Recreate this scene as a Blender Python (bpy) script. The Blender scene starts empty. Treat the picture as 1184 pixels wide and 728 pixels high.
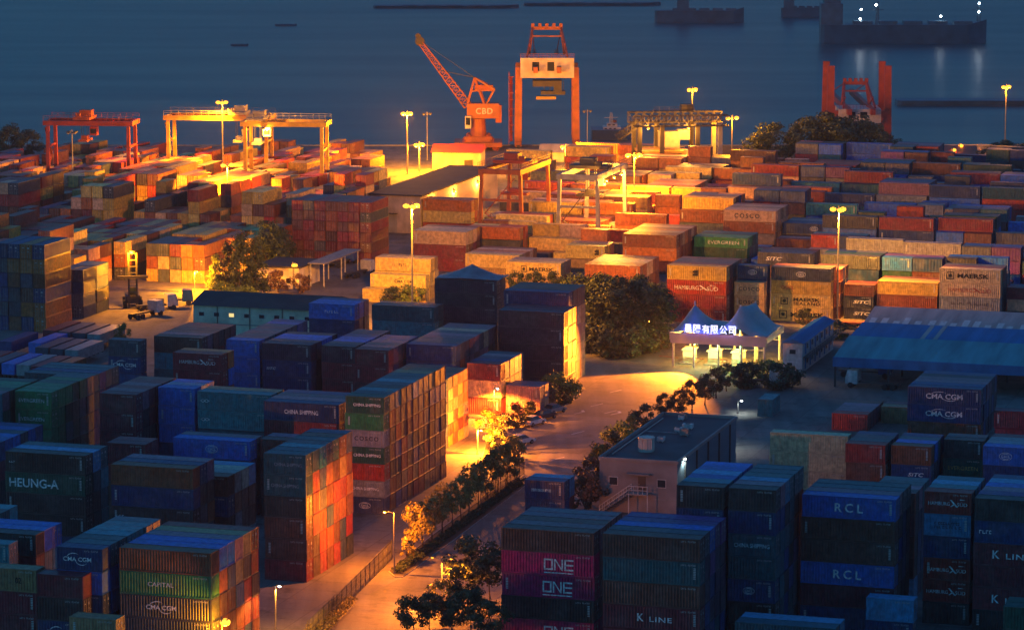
import bpy, bmesh, math, random
import numpy as np
from mathutils import Vector, Matrix
R = math.radians
sc = bpy.context.scene
COL = sc.collection
rng = random.Random(11)

# ------------------------------------------------------------------ camera
F = 4000.0                      # focal length in pixels of the 1184 px wide photograph
H = 102.0                       # eye height above the yard
TH = math.atan(628.0 / F)       # pitch below the horizon
CT, ST = math.cos(TH), math.sin(TH)
PHI = R(17.0)                   # the yard's grid is turned this far from the view axis
U = Vector((math.cos(PHI), -math.sin(PHI), 0))   # along the long sides of the boxes
D = Vector((math.sin(PHI), math.cos(PHI), 0))    # away from the camera

cam_d = bpy.data.cameras.new('camera')
cam = bpy.data.objects.new('camera', cam_d)
COL.objects.link(cam)
cam.location = (0, 0, H)
cam.rotation_euler = (R(90) - TH, 0, 0)
cam_d.sensor_width = 36
cam_d.lens = F / 1184 * 36
cam_d.clip_start = 1
cam_d.clip_end = 20000
sc.camera = cam


def P(px, py, z=0.0):
    """point of the horizontal plane z that shows at a pixel"""
    x = (px - 592) / F
    y = (364 - py) / F
    d = Vector((x, CT + y * ST, -ST + y * CT))
    t = (z - H) / d.z
    return Vector((d.x * t, d.y * t, z))


def proj(p):
    dz = p[2] - H
    zc = p[1] * CT - dz * ST
    yc = p[1] * ST + dz * CT
    return 592 + F * p[0] / zc, 364 - F * yc / zc, zc


def z_at(p, py):
    """height above p that shows at row py"""
    q = (364 - py) / F
    return H + p[1] * (q * CT - ST) / (CT + q * ST)


def ud(p):
    return p[0] * U.x + p[1] * U.y, p[0] * D.x + p[1] * D.y


def xy(u, d, z=0.0):
    v = U * u + D * d
    return Vector((v.x, v.y, z))


# ------------------------------------------------------------------ materials
def nodes_of(m):
    m.use_nodes = True
    nt = m.node_tree
    return nt, nt.nodes, nt.links, nt.nodes['Principled BSDF']


def mat(name, col, rough=0.6, metal=0.0, var=0.25, scale=1.5, bump=0.0, dirt=0.3):
    """a painted or mineral surface: colour with soft dirt and a little relief"""
    m = bpy.data.materials.new(name)
    nt, N, Lk, b = nodes_of(m)
    tc = N.new('ShaderNodeTexCoord')
    nz = N.new('ShaderNodeTexNoise')
    nz.inputs['Scale'].default_value = scale
    nz.inputs['Detail'].default_value = 6
    Lk.new(tc.outputs['Object'], nz.inputs['Vector'])
    rp = N.new('ShaderNodeValToRGB')
    rp.color_ramp.elements[0].position = 0.3
    rp.color_ramp.elements[1].position = 0.72
    c = [x * (1 - dirt) for x in col]
    rp.color_ramp.elements[0].color = (*c, 1)
    rp.color_ramp.elements[1].color = (*[min(1, x * (1 + var)) for x in col], 1)
    Lk.new(nz.outputs['Fac'], rp.inputs['Fac'])
    Lk.new(rp.outputs['Color'], b.inputs['Base Color'])
    b.inputs['Roughness'].default_value = rough
    b.inputs['Metallic'].default_value = metal
    if bump:
        bp = N.new('ShaderNodeBump')
        bp.inputs['Strength'].default_value = bump
        bp.inputs['Distance'].default_value = 0.1
        Lk.new(nz.outputs['Fac'], bp.inputs['Height'])
        Lk.new(bp.outputs['Normal'], b.inputs['Normal'])
    return m


def emit(name, col, strength):
    m = bpy.data.materials.new(name)
    nt, N, Lk, b = nodes_of(m)
    b.inputs['Base Color'].default_value = (*col, 1)
    b.inputs['Emission Color'].default_value = (*col, 1)
    b.inputs['Emission Strength'].default_value = strength
    return m


def paint_material(name, source):
    """container paint: the box's own colour, faded patches, rust streaks and grime"""
    m = bpy.data.materials.new(name)
    nt, N, Lk, b = nodes_of(m)
    tc = N.new('ShaderNodeTexCoord')
    geo = N.new('ShaderNodeNewGeometry')
    if source == 'object':
        oi = N.new('ShaderNodeObjectInfo')
        colour = oi.outputs['Color']
    else:
        at = N.new('ShaderNodeAttribute')
        at.attribute_name = 'Col'
        colour = at.outputs['Color']
    rnd = N.new('ShaderNodeObjectInfo')
    vadd = N.new('ShaderNodeVectorMath')
    vadd.operation = 'ADD'
    vmul = N.new('ShaderNodeVectorMath')
    vmul.operation = 'SCALE'
    vmul.inputs[0].default_value = (313.0, 171.0, 0.0)
    Lk.new(rnd.outputs['Random'], vmul.inputs['Scale'])
    Lk.new(geo.outputs['Position'], vadd.inputs[0])
    Lk.new(vmul.outputs['Vector'], vadd.inputs[1])
    # fading in broad patches
    n1 = N.new('ShaderNodeTexNoise')
    n1.inputs['Scale'].default_value = 0.35
    n1.inputs['Detail'].default_value = 7
    Lk.new(vadd.outputs['Vector'], n1.inputs['Vector'])
    fade = N.new('ShaderNodeMixRGB')
    fade.blend_type = 'MIX'
    r1 = N.new('ShaderNodeMapRange')
    r1.inputs['From Min'].default_value = 0.45
    r1.inputs['From Max'].default_value = 0.8
    r1.inputs['To Max'].default_value = 0.42
    Lk.new(n1.outputs['Fac'], r1.inputs['Value'])
    Lk.new(r1.outputs['Result'], fade.inputs['Fac'])
    Lk.new(colour, fade.inputs['Color1'])
    fade.inputs['Color2'].default_value = (0.22, 0.19, 0.17, 1)
    # rust in thin vertical runs
    mp = N.new('ShaderNodeMapping')
    mp.inputs['Scale'].default_value = (2.2, 2.2, 0.25)
    Lk.new(vadd.outputs['Vector'], mp.inputs['Vector'])
    n2 = N.new('ShaderNodeTexNoise')
    n2.inputs['Scale'].default_value = 1.0
    n2.inputs['Detail'].default_value = 8
    n2.inputs['Roughness'].default_value = 0.65
    Lk.new(mp.outputs['Vector'], n2.inputs['Vector'])
    r2 = N.new('ShaderNodeMapRange')
    r2.inputs['From Min'].default_value = 0.57
    r2.inputs['From Max'].default_value = 0.75
    r2.inputs['To Max'].default_value = 0.62
    Lk.new(n2.outputs['Fac'], r2.inputs['Value'])
    rust = N.new('ShaderNodeMixRGB')
    Lk.new(r2.outputs['Result'], rust.inputs['Fac'])
    Lk.new(fade.outputs['Color'], rust.inputs['Color1'])
    rust.inputs['Color2'].default_value = (0.085, 0.035, 0.018, 1)
    # grime
    n3 = N.new('ShaderNodeTexNoise')
    n3.inputs['Scale'].default_value = 1.6
    n3.inputs['Detail'].default_value = 5
    Lk.new(vadd.outputs['Vector'], n3.inputs['Vector'])
    r3 = N.new('ShaderNodeMapRange')
    r3.inputs['From Min'].default_value = 0.3
    r3.inputs['From Max'].default_value = 0.7
    r3.inputs['To Min'].default_value = 0.6
    r3.inputs['To Max'].default_value = 1.2
    Lk.new(n3.outputs['Fac'], r3.inputs['Value'])
    mul = N.new('ShaderNodeMixRGB')
    mul.blend_type = 'MULTIPLY'
    mul.inputs['Fac'].default_value = 1
    Lk.new(rust.outputs['Color'], mul.inputs['Color1'])
    Lk.new(r3.outputs['Result'], mul.inputs['Color2'])
    Lk.new(mul.outputs['Color'], b.inputs['Base Color'])
    b.inputs['Roughness'].default_value = 0.5
    # dents
    n4 = N.new('ShaderNodeTexNoise')
    n4.inputs['Scale'].default_value = 0.9
    n4.inputs['Detail'].default_value = 2
    Lk.new(vadd.outputs['Vector'], n4.inputs['Vector'])
    bp = N.new('ShaderNodeBump')
    bp.inputs['Strength'].default_value = 0.6
    bp.inputs['Distance'].default_value = 0.12
    Lk.new(n4.outputs['Fac'], bp.inputs['Height'])
    Lk.new(bp.outputs['Normal'], b.inputs['Normal'])
    return m


M = {}
M['paint'] = paint_material('container_paint', 'object')
M['paint_far'] = paint_material('container_paint_far', 'attribute')
M['rod'] = mat('galvanised_rod', (0.32, 0.32, 0.31), 0.45, 0.6)
M['placard'] = mat('placard_white', (0.55, 0.55, 0.52), 0.5)


def letter_material():
    m = bpy.data.materials.new('lettering_paint')
    nt, N, Lk, b = nodes_of(m)
    oi = N.new('ShaderNodeObjectInfo')
    tc = N.new('ShaderNodeTexCoord')
    nz = N.new('ShaderNodeTexNoise')
    nz.inputs['Scale'].default_value = 2.5
    nz.inputs['Detail'].default_value = 6
    Lk.new(tc.outputs['Object'], nz.inputs['Vector'])
    mr = N.new('ShaderNodeMapRange')
    mr.inputs['From Min'].default_value = 0.3
    mr.inputs['From Max'].default_value = 0.6
    mr.inputs['To Min'].default_value = 0.35
    Lk.new(nz.outputs['Fac'], mr.inputs['Value'])
    mx = N.new('ShaderNodeMixRGB')
    mx.blend_type = 'MULTIPLY'
    mx.inputs['Fac'].default_value = 1
    Lk.new(oi.outputs['Color'], mx.inputs['Color1'])
    Lk.new(mr.outputs['Result'], mx.inputs['Color2'])
    Lk.new(mx.outputs['Color'], b.inputs['Base Color'])
    b.inputs['Roughness'].default_value = 0.55
    return m


M['letter'] = letter_material()


# ------------------------------------------------------------------ mesh builder
class MB:
    def __init__(self):
        self.v, self.f = [], []

    def add(self, vs, fs):
        n = len(self.v)
        self.v += [tuple(x) for x in vs]
        self.f += [tuple(i + n for i in q) for q in fs]
        return self

    def box(self, x0, x1, y0, y1, z0, z1):
        return self.add([(x0, y0, z0), (x1, y0, z0), (x1, y1, z0), (x0, y1, z0),
                         (x0, y0, z1), (x1, y0, z1), (x1, y1, z1), (x0, y1, z1)],
                        [(0, 3, 2, 1), (4, 5, 6, 7), (0, 1, 5, 4), (1, 2, 6, 5), (2, 3, 7, 6), (3, 0, 4, 7)])

    def cbox(self, c, s):
        return self.box(c[0] - s[0] / 2, c[0] + s[0] / 2, c[1] - s[1] / 2, c[1] + s[1] / 2, c[2] - s[2] / 2, c[2] + s[2] / 2)

    def _frame(self, p, q):
        p, q = Vector(p), Vector(q)
        a = (q - p).normalized()
        ref = Vector((0, 0, 1)) if abs(a.z) < 0.95 else Vector((1, 0, 0))
        s = a.cross(ref).normalized()
        t = s.cross(a).normalized()
        return p, q, s, t

    def bar(self, p, q, w, h=None, w2=None, h2=None):
        h = h or w
        w2 = w2 or w
        h2 = h2 or h
        p, q, s, t = self._frame(p, q)
        vs = []
        for c, a, b in ((p, w, h), (q, w2, h2)):
            for i, j in ((-1, -1), (1, -1), (1, 1), (-1, 1)):
                vs.append(c + s * (i * a / 2) + t * (j * b / 2))
        return self.add(vs, [(0, 3, 2, 1), (4, 5, 6, 7), (0, 1, 5, 4), (1, 2, 6, 5), (2, 3, 7, 6), (3, 0, 4, 7)])

    def tube(self, p, q, r0, r1=None, n=8):
        r1 = r0 if r1 is None else r1
        p, q, s, t = self._frame(p, q)
        vs = []
        for c, r in ((p, r0), (q, r1)):
            for k in range(n):
                a = 2 * math.pi * k / n
                vs.append(c + s * (math.cos(a) * r) + t * (math.sin(a) * r))
        fs = [tuple((k, (k + 1) % n, n + (k + 1) % n, n + k)) for k in range(n)]
        fs += [tuple(range(n))[::-1], tuple(range(n, 2 * n))]
        return self.add(vs, fs)

    def prism(self, pts, z0, z1):
        n = len(pts)
        vs = [(p[0], p[1], z0) for p in pts] + [(p[0], p[1], z1) for p in pts]
        fs = [tuple((k, (k + 1) % n, n + (k + 1) % n, n + k)) for k in range(n)]
        fs += [tuple(range(n))[::-1], tuple(range(n, 2 * n))]
        return self.add(vs, fs)

    def sphere(self, c, r, n=8, m=6, sz=1.0):
        vs, fs = [], []
        for i in range(m + 1):
            a = math.pi * i / m
            for k in range(n):
                b = 2 * math.pi * k / n
                vs.append((c[0] + r * math.sin(a) * math.cos(b), c[1] + r * math.sin(a) * math.sin(b), c[2] + sz * r * math.cos(a)))
        for i in range(m):
            for k in range(n):
                fs.append((i * n + k, (i + 1) * n + k, (i + 1) * n + (k + 1) % n, i * n + (k + 1) % n))
        return self.add(vs, fs)

    def mesh(self, name, material=None, fix=True):
        me = bpy.data.meshes.new(name)
        me.from_pydata(self.v, [], self.f)
        if fix:
            bm = bmesh.new()
            bm.from_mesh(me)
            bmesh.ops.recalc_face_normals(bm, faces=bm.faces)
            bm.to_mesh(me)
            bm.free()
        if material:
            me.materials.append(material)
        return me

    def build(self, name, material, parent=None, fix=True):
        return link(name, self.mesh(name, material, fix), parent)


def link(name, me, parent=None):
    o = bpy.data.objects.new(name, me)
    COL.objects.link(o)
    if parent:
        o.parent = parent
    return o


def tag(o, label=None, cat=None, group=None, kind=None):
    if label:
        o['label'] = label
    if cat:
        o['category'] = cat
    if group:
        o['group'] = group
    if kind:
        o['kind'] = kind
    return o


def thing(name, label, cat, loc=(0, 0, 0), rotz=0.0, group=None):
    o = bpy.data.objects.new(name, None)
    o.empty_display_size = 0.5
    COL.objects.link(o)
    o.location = loc
    o.rotation_euler = (0, 0, rotz)
    return tag(o, label, cat, group)


def dup(root, loc, rotz, label=None):
    """a copy of a thing with copies of its parts and sub-parts"""
    def cp(o, par):
        c = o.copy()
        COL.objects.link(c)
        if par:
            c.parent = par
        for ch in kids.get(o, ()):
            cp(ch, c)
        return c
    kids = {}
    todo = [root]
    while todo:
        o = todo.pop()
        kids[o] = list(o.children)
        todo += kids[o]
    r = cp(root, None)
    r.location = loc
    r.rotation_euler = (0, 0, rotz)
    if label:
        r['label'] = label
    return r


YAW = -PHI      # local x along U, local y along D
SKY = 0.15
EXPO = 4.4
SUNEL = -1.0
SUNROT = 265
TINT = (0.57, 1.16, 0.51)
HAZE = 0.00008
# ------------------------------------------------------------------ shipping containers
CW = 2.44
LEN = {20: 5.7, 30: 8.4, 40: 11.4}
BASEH = 2.6
CODE = {
    'br': ('brown', (0.16, 0.055, 0.040)), 'ru': ('rust', (0.26, 0.075, 0.032)),
    'ma': ('maroon', (0.24, 0.028, 0.040)), 'rd': ('red', (0.42, 0.040, 0.028)),
    'or': ('orange', (0.55, 0.16, 0.035)), 'ye': ('yellow', (0.62, 0.38, 0.07)),
    'cr': ('cream', (0.62, 0.50, 0.30)), 'wh': ('white', (0.70, 0.64, 0.48)),
    'gy': ('grey', (0.26, 0.27, 0.28)), 'sl': ('slate', (0.060, 0.072, 0.10)),
    'nv': ('navy', (0.014, 0.050, 0.17)), 'bl': ('blue', (0.02, 0.15, 0.56)),
    'lb': ('light-blue', (0.06, 0.30, 0.50)), 'te': ('teal', (0.025, 0.24, 0.28)),
    'dt': ('dark-teal', (0.014, 0.105, 0.13)), 'gn': ('green', (0.03, 0.22, 0.085)),
    'dg': ('dark-green', (0.015, 0.085, 0.06)), 'mg': ('magenta', (0.60, 0.012, 0.12)),
    'pu': ('purple', (0.17, 0.055, 0.22)), 'ta': ('tan', (0.40, 0.25, 0.11)),
    'mv': ('mauve', (0.30, 0.14, 0.18)), 'bk': ('blackish-brown', (0.05, 0.034, 0.034)),
    'py': ('lamp-yellow', (0.74, 0.55, 0.16)), 'be': ('beige', (0.58, 0.37, 0.22)), 'dp': ('dark-plum', (0.062, 0.036, 0.065)),  # the yellow here: white boxes with lamplight put into the paint
    'li': ('lime', (0.36, 0.50, 0.05)),
}
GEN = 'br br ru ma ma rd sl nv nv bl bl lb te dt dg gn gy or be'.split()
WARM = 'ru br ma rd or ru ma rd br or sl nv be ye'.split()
LIT = 'py or ye or be ru ru rd br py ye ma sl'.split()  # for the lamplit zones: amber light mixed into the box colours
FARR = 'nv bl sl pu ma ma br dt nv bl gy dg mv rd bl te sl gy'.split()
ENDS = 'ru br ma ma rd br br ru ta sl nv bk'.split()

BOX = []          # every container of the yard as a record
ORD = ['topmost', 'second down', 'third down', 'fourth down', 'fifth down', 'sixth down', 'seventh down', 'eighth down']
RANK = ['front', 'second', 'third', 'fourth', 'fifth', 'sixth', 'seventh', 'eighth', 'ninth', 'tenth', 'eleventh', 'twelfth']
FOOT = []         # footprints (u0, u1, d0, d1, desc)


def K(desc, px, py, yb, L, T, front='', tops='', text=None, base=None, side=GEN, ori='L', ni=1, hh=None, explicit=True, blind=0.35, nj=None):
    """one block: px, py is the upper front corner (the -u one) of its front face, yb the row where its top ends behind;
    base the row where its front stands on the ground, if it can be seen"""
    r = random.Random(desc)
    if base:
        g = P(px, base, 0)
        z = z_at(g, py)
        hh = z / T
    else:
        hh = hh or 2.72
        g = P(px, py, T * hh)
        g.z = 0
    u0, d0 = ud(g)
    ln = LEN[L]
    a, b = (ln, CW) if ori == 'L' else (CW, ln)
    gap_u, gap_d = (0.45, 0.07) if ori == 'L' else (0.09, 0.5)
    if nj is None:
        q = P(px + (py - yb) * 0.75, yb, T * hh)
        q = ud(q)[1]
        nj = max(1, round((q - d0) / (b + gap_d)))
    front = front.split() if isinstance(front, str) else front
    tops = tops.split()
    text = text or {}
    # neighbours read off the photograph may touch: slide this block clear of them
    for _ in range(4):
        moved = False
        for f in FOOT:
            u1, d1 = u0 + ni * (a + gap_u), d0 + nj * (b + gap_d)
            du, dd = min(u1, f[1]) - max(u0, f[0]), min(d1, f[3]) - max(d0, f[2])
            if du > .02 and dd > .02:
                moved = True
                if du <= 4 or du < dd:
                    u0 += (du + .12) * (1 if u0 + u1 > f[0] + f[1] else -1)
                else:
                    d0 += (dd + .12) * (1 if d0 + d1 > f[2] + f[3] else -1)
        if not moved:
            break
    FOOT.append((u0, u0 + ni * (a + gap_u), d0, d0 + nj * (b + gap_d), desc))
    for i in range(ni):
        for j in range(nj):
            for t in range(T):                    # t counts from the top
                if j == 0 and t < len(front) and i == 0:
                    c = front[t]
                elif t == 0 and j < len(tops):
                    c = tops[j]
                else:
                    c = r.choice(side)
                cu = u0 + i * (a + gap_u) + a / 2 + r.uniform(-.06, .06)
                cd = d0 + j * (b + gap_d) + b / 2 + r.uniform(-.02, .02)
                lab = CODE[c][0]
                BOX.append(dict(u=cu, d=cd, z=(T - 1 - t) * hh, hh=hh, L=L, ori=ori, code=c, t=t, i=i, j=j, nj=nj, ni=ni, T=T,
                                desc=desc, text=text.get((t, i) if ni > 1 else t) if j == 0 else None,
                                explicit=explicit, flip=r.random() < blind, seed=r.random()))


# ---- the near blocks on the far side of the road
K('stack with magenta boxes beside roadside trees', 580, 609, 585, 40, 5, 'br mg mg bk mg', 'br mv br mv mv',
  {1: ('ONE', 'w', .62, .33), 2: ('ONE', 'w', .60, .33), 4: ('ONE', 'w', .62, .33)}, side='br ma bk mg'.split())
K('purple-topped stack beside the magenta boxes', 697, 616, 588, 40, 6, 'br dt br ma ma nv', 'ta sl bl pu pu',
  {3: ('K LINE', 'w', .55, .40)}, side='dp nv pu dt nv dp'.split())
K('pair behind the magenta boxes by the road', 607, 554, 545, 20, 2, 'nv nv', 'nv lb', {0: ('国际集装箱运', 'g', .42, .5)})
K('short stack nearest the pink-walled building', 782, 560, 530, 20, 7, 'bk nv nv bk', 'mv te bl lb bl bl', side='nv bk dt'.split())
K('short stack between pink-walled building and royal-blue top', 840, 563, 534, 20, 7, 'bk nv dt dt nv bk', 'mv mv lb dt dt dt', {2: ('CHINA SHIPPING', 'g', .5, .75), 4: ('OVAL', 'w', .45, .25)}, side='nv bk dt'.split())
K('stack topped by a royal-blue lettered box', 899, 569, 552, 40, 6, 'bl br br bl ma nv', 'bl mv dt dt', {0: ('RCL', 'w', .5, .30), 3: ('RCL', 'w', .5, .30)}, side='nv dp bk'.split())
K('narrow dark stack beside the royal-blue topped one', 1006, 567, 550, 20, 5, 'bk dp bk bk lb', 'mv mv dt dt', {}, side='nv dp bk'.split())
K('narrow stack with two pairs of crimson boxes', 1069, 567, 547, 20, 6, 'rd lb nv rd rd bk', 'ma te lb te', {0: ('HAMBURG SUD', 'w', .5, .85), 1: ('DOUBLE', 'n', .5, .55), 3: ('HAMBURG SUD', 'w', .5, .85), 4: ('HAMBURG SUD', 'w', .5, .85)}, side='nv dp bk'.split())
K('corner stack with white-lettered maroon tiers', 1127, 575, 548, 40, 6, 'bk nv ma ma ma bk', 'mv pu mv bl lb', {1: ('SMALL', 'w', .13, .16), 2: ('K LINE', 'w', .42, .45), 4: ('K LINE', 'w', .42, .45)}, side='nv dp bk'.split())
K('low row before the royal-blue topped stack', 850, 718, 706, 40, 3, 'dt bk bk', 'dt lb bk')
K('low box before the narrow dark stack', 1001, 690, 684, 20, 2, 'lb nv', 'lb')
K('low dark-green row before the corner stack', 1160, 700, 688, 40, 3, 'dg dg dg', 'dg dg dt')
# second line, this side of the blue-roofed shed
K('pale stack behind the royal-blue topped one', 890, 499, 494, 40, 3, 'cr cr cr', 'cr', {})
K('red ribbed stack next to the beige pair', 978, 512, 497, 20, 3, 'rd ru ru', 'dt dt sl', side='nv ru'.split(), blind=0)
K('stack beside the red ribbed one', 1031, 514, 498, 20, 3, 'ru nv nv', 'bl bl dt', {1: ('SITC', 'w', .62, .4)}, side='nv dp'.split())
K('blackish-green stack below the blue lettered stack', 1088, 507, 498, 20, 3, 'bk dg dg', 'te dt', {1: ('EVERGREEN', 'y', .5, .75)}, side='nv dp'.split())
K('stack with a round emblem behind the corner stack', 1137, 515, 499, 40, 3, 'bl nv nv', 'lb te te', {0: ('OVAL', 'w', .28, .16)}, side='nv dp'.split())
K('single-height row in front of the blue-roofed shed', 962, 477, 461, 20, 1, 'rd', 'mv mv mv', side='mv ru'.split())
K('lone teal box standing on the open yard', 876, 461, 456, 20, 1, 'te', 'te', base=481, ori='E', nj=1, blind=1)
K('tan box beside the low mauve row', 1016, 469, 463, 20, 1, 'ta', 'ta')
K('tall navy stack before the blue-roofed shed', 1050, 446, 426, 40, 3, 'nv nv ru', 'nv nv mv mv', {0: ('CMA CGM', 'w', .5, .5), 1: ('CMA CGM', 'w', .5, .5)}, side='nv dp'.split())
K('maroon pair beside the tall navy stack', 1150, 474, 470, 40, 2, 'ma ma', 'ma', {})
# ---- the near blocks this side of the road
K('stack with green second tier by corner lamp', 138, 632, 612, 40, 5, 'ru gn sl sl nv', 'mv bl bl mv', {1: ('CAPITAL', 'w', .45, .28), 2: ('CMA CGM', 'w', .45, .33)}, side=ENDS, nj=6)
K('long teal-roofed run beside the green-tier stack', 65, 631, 595, 20, 5, 'nv bl nv nv nv', 'dt dt dt te te te dt dt', {0: ('CMA CGM', 'w', .45, .62)}, side='nv bl br'.split())
K('small maroon stack before the teal-roofed run', 51, 658, 654, 20, 4, 'ma bk nv nv', 'ma', {2: ('CMA CGM', 'w', .5, .62)}, side='ru br'.split())
K('stack topped by the tan numbered box', -10, 655, 650, 20, 4, 'ta ma ma bk', 'ta', {0: ('02', 'k', .6, .14)})
K('low tan box lit lime in the corner', 80, 712, 707, 20, 3, 'ta nv nv', 'ta')
K('mauve-topped stack at the frame edge', -58, 611, 597, 40, 4, 'bk ma nv nv', 'mv bl bl mv', side='te ma dt rd'.split())
K('pale-teal ribbed stack at the frame edge', -90, 622, 614, 40, 4, 'te te te nv', 'te te', side='te dt'.split())
K('teal-topped stack below the white-lettered green box', -95, 586, 574, 40, 4, 'dt ru nv nv', 'te te dt', side='rd mv mv'.split())
K('stack with the white-lettered dark-green box', 6, 521, 506, 40, 5, 'bk dg bk bk nv', 'bk lb dt', {0: ('KCT', 'w', .08, .07), 1: ('HEUNG-A', 'w', .36, .62)}, side='dt bk te'.split())
K('rust-topped stack with pale end boxes', 128, 536, 522, 40, 5, 'ru nv bk bk nv', 'mv nv mv', {2: ('KCT', 'w', .1, .1)}, side=ENDS)
K('stepped rows behind the rust-topped stack', 170, 545, 532, 40, 4, 'br nv bk bk', 'mv gy wh lb', side='wh gy br wh ru br'.split(), nj=4)
K('maroon stack behind the green lettered box', 123, 511, 503, 20, 4, 'ma ma bk bk', 'mv ma')
K('royal-blue emblem stack behind the rust-topped one', 200, 505, 498, 40, 4, 'bl nv bk bk', 'bl mv', {0: ('OVAL', 'w', .5, .16)}, side='nv bk'.split())
K('dark stack beside the royal-blue emblem box', 285, 506, 497, 20, 4, 'br bk bk bk', 'mv mv')
K('tall stack with lamplit ends near the road', 305, 523, 508, 20, 6, 'dt dt bk br br ma', 'dt dt te sl dt', {0: ('CHINA SHIPPING', 'd', .58, .66), 1: ('CHINA SHIPPING', 'd', .5, .66)}, side=ENDS, blind=.15, hh=2.75, nj=7)
K('seven-tier tower beside the road', 400, 457, 437, 20, 7, 'dg gn gy dg rd gy nv', 'dt dt te bk sl te dt dt', {0: ('CHINA SHIPPING', 'w', .55, .7), 2: ('COSCO', 'n', .55, .62), 3: ('CHINA SHIPPING', 'w', .55, .7), 5: ('CHINA SHIPPING', 'w', .5, .7), 6: ('OVAL', 'w', .5, .3)}, base=592, side=ENDS, blind=.15, nj=11)
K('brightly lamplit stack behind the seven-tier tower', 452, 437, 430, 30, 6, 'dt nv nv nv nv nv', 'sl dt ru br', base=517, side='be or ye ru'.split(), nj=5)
K('navy lettered stack beside the seven-tier tower', 305, 463, 449, 40, 5, 'nv ma nv bk bk', 'nv mv sl', {0: ('CHINA SHIPPING', 'w', .5, .45)}, side='nv dp'.split())
K('teal diamond-marked stack', 232, 452, 444, 40, 5, 'te te dt bk bk', 'te ta', {0: ('DIAMOND', 'w', .1, .1), 1: ('DIAMOND', 'w', .1, .1)}, side='dt bk'.split())
K('plain blue stack beside the teal diamond-marked one', 183, 447, 436, 20, 5, 'bl bl bl nv nv', 'lb lb bl', side='nv bl'.split())
K('long maroon run beside the plain blue stack', 117, 454, 432, 20, 5, 'ma ma ma ma bk', 'ma mv ma mv ma br', side='ma bk'.split())
K('green lettered run beside the long maroon one', 17, 451, 428, 20, 5, 'gn gn gn dg dg', 'gn gn gn dg gn dt', {0: ('EVERGREEN', 'w', .45, .7), 1: ('EVERGREEN', 'w', .45, .7)}, side='dg gn dt'.split())
K('pale-teal stack beside the green lettered run', -62, 455, 432, 40, 5, 'te te dt bk bk', 'pu mv dg gn gn', side='dg'.split())
K('plain blue-topped block behind the green white-lettered box', -100, 511, 484, 40, 4, 'nv nv nv nv', 'bl nv bl bl sl bl', side='nv ma bk'.split())
# ---- between the long cream building and the road
K('wide dark-blue row behind the green lettered run', 28, 430, 417, 40, 4, 'dt dt nv nv', 'dt nv dt dt', side='dt nv'.split())
K('dark slate stack below the reach stacker', 125, 392, 388, 20, 4, 'sl nv nv nv', 'bk', {1: ('CMA CGM', 'w', .5, .7)}, side='nv'.split())
K('brown row in front of the cream building', 178, 388, 370, 30, 4, 'br te dt bk', 'br mv br bk br', side='ma bl br'.split())
K('wide maroon row below the cream building', 200, 407, 402, 30, 4, 'ma ma bk bk', 'mv', {0: ('HAMBURG SUD', 'w', .5, .75)})
K('long blue run before the cream building', 262, 392, 367, 20, 4, 'bl bl bl nv', 'mv sl dt sl dt sl dt', side='nv bl'.split(), blind=.0)
K('plum row behind the teal diamond-marked stack', 303, 396, 380, 30, 4, 'dp nv nv bk', 'mv dp bl bl', {1: ('SITC', 'w', .18, .2)}, side='dp nv'.split())
K('dark maroon stack beside the plum row', 372, 399, 379, 20, 4, 'dp ma ma bk', 'bl sl bl bl', side='dp nv'.split())
K('maroon pair before the navy wall of boxes', 410, 403, 386, 20, 4, 'ma ma ma bk', 'mv mv sl mv', side='dp nv'.split())
K('navy block with long row of pinkish ends', 449, 396, 371, 30, 4, 'nv nv nv nv', 'sl sl sl mv mv sl', side='be mv br mv'.split(), blind=.2, nj=9)
K('blue emblem stack beside the cream building', 357, 350, 343, 30, 4, 'bl nv bl nv', 'lb bl', {0: ('SMALL', 'w', .5, .3)}, side='nv dt'.split())
K('teal row in front of the yellow stepped boxes', 430, 352, 346, 40, 4, 'dt te nv nv', 'dt dt', side='dt nv'.split())
K('tarpaulin-roofed tower behind the navy wall of boxes', 503, 322, 316, 40, 6, 'dp dp dp dp dp dp', 'dp', side='dp'.split(), base=416)
K('tall block with rosy ends beside dark trees', 583, 335, 325, 40, 5, 'nv sl dp dp dp', 'br br br br', side='be mv be ta'.split(), base=440, blind=.1)
K('plain plum tower before the rosy-ended block', 576, 358, 350, 40, 5, 'dp dp dp dp dp', 'dp', side='dp ma'.split(), base=452)
K('small stack with bluish top by the parked cars', 540, 419, 404, 20, 3, 'ma be ma', 'sl nv sl', side='gy dt'.split(), base=478)
K('two-tier beige-ended stack behind the parked cars', 566, 444, 438, 20, 2, 'mv mv', 'mv mv mv', side='be be ta'.split(), base=478, blind=0)
# ---- lamplit far half, this side
K('six-tier navy and orange tower by the dim mast', -4, 281, 272, 40, 6, 'nv sl nv nv sl nv', '', base=381, ori='E', ni=4, nj=1, side='nv or sl ru or'.split())
K('narrow navy tower beside the orange-sided one', 69, 311, 306, 20, 4, 'nv nv sl nv', '', base=367, ori='E', ni=2, nj=2, side='nv sl'.split())
K('wall of dark-red ends behind the conifers', 338, 231, 222, 40, 6, 'ma ru br ma ru br', '', base=300, ori='E', ni=7, nj=1, side='ma ma ru br ma sl ru'.split(), blind=.05)
K('bright yellow trio near the reach stacker', 200, 270, 262, 40, 3, 'ye be ye', '', base=316, ori='E', ni=3, nj=1, side='ye py ye or'.split(), blind=.1)
K('stepped yellow boxes, upper step', 434, 297, 292, 40, 3, 'py py py', 'py', {0: ('SMALL', 'n', .5, .14)}, base=343, side='cr ta'.split(), nj=2)
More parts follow.
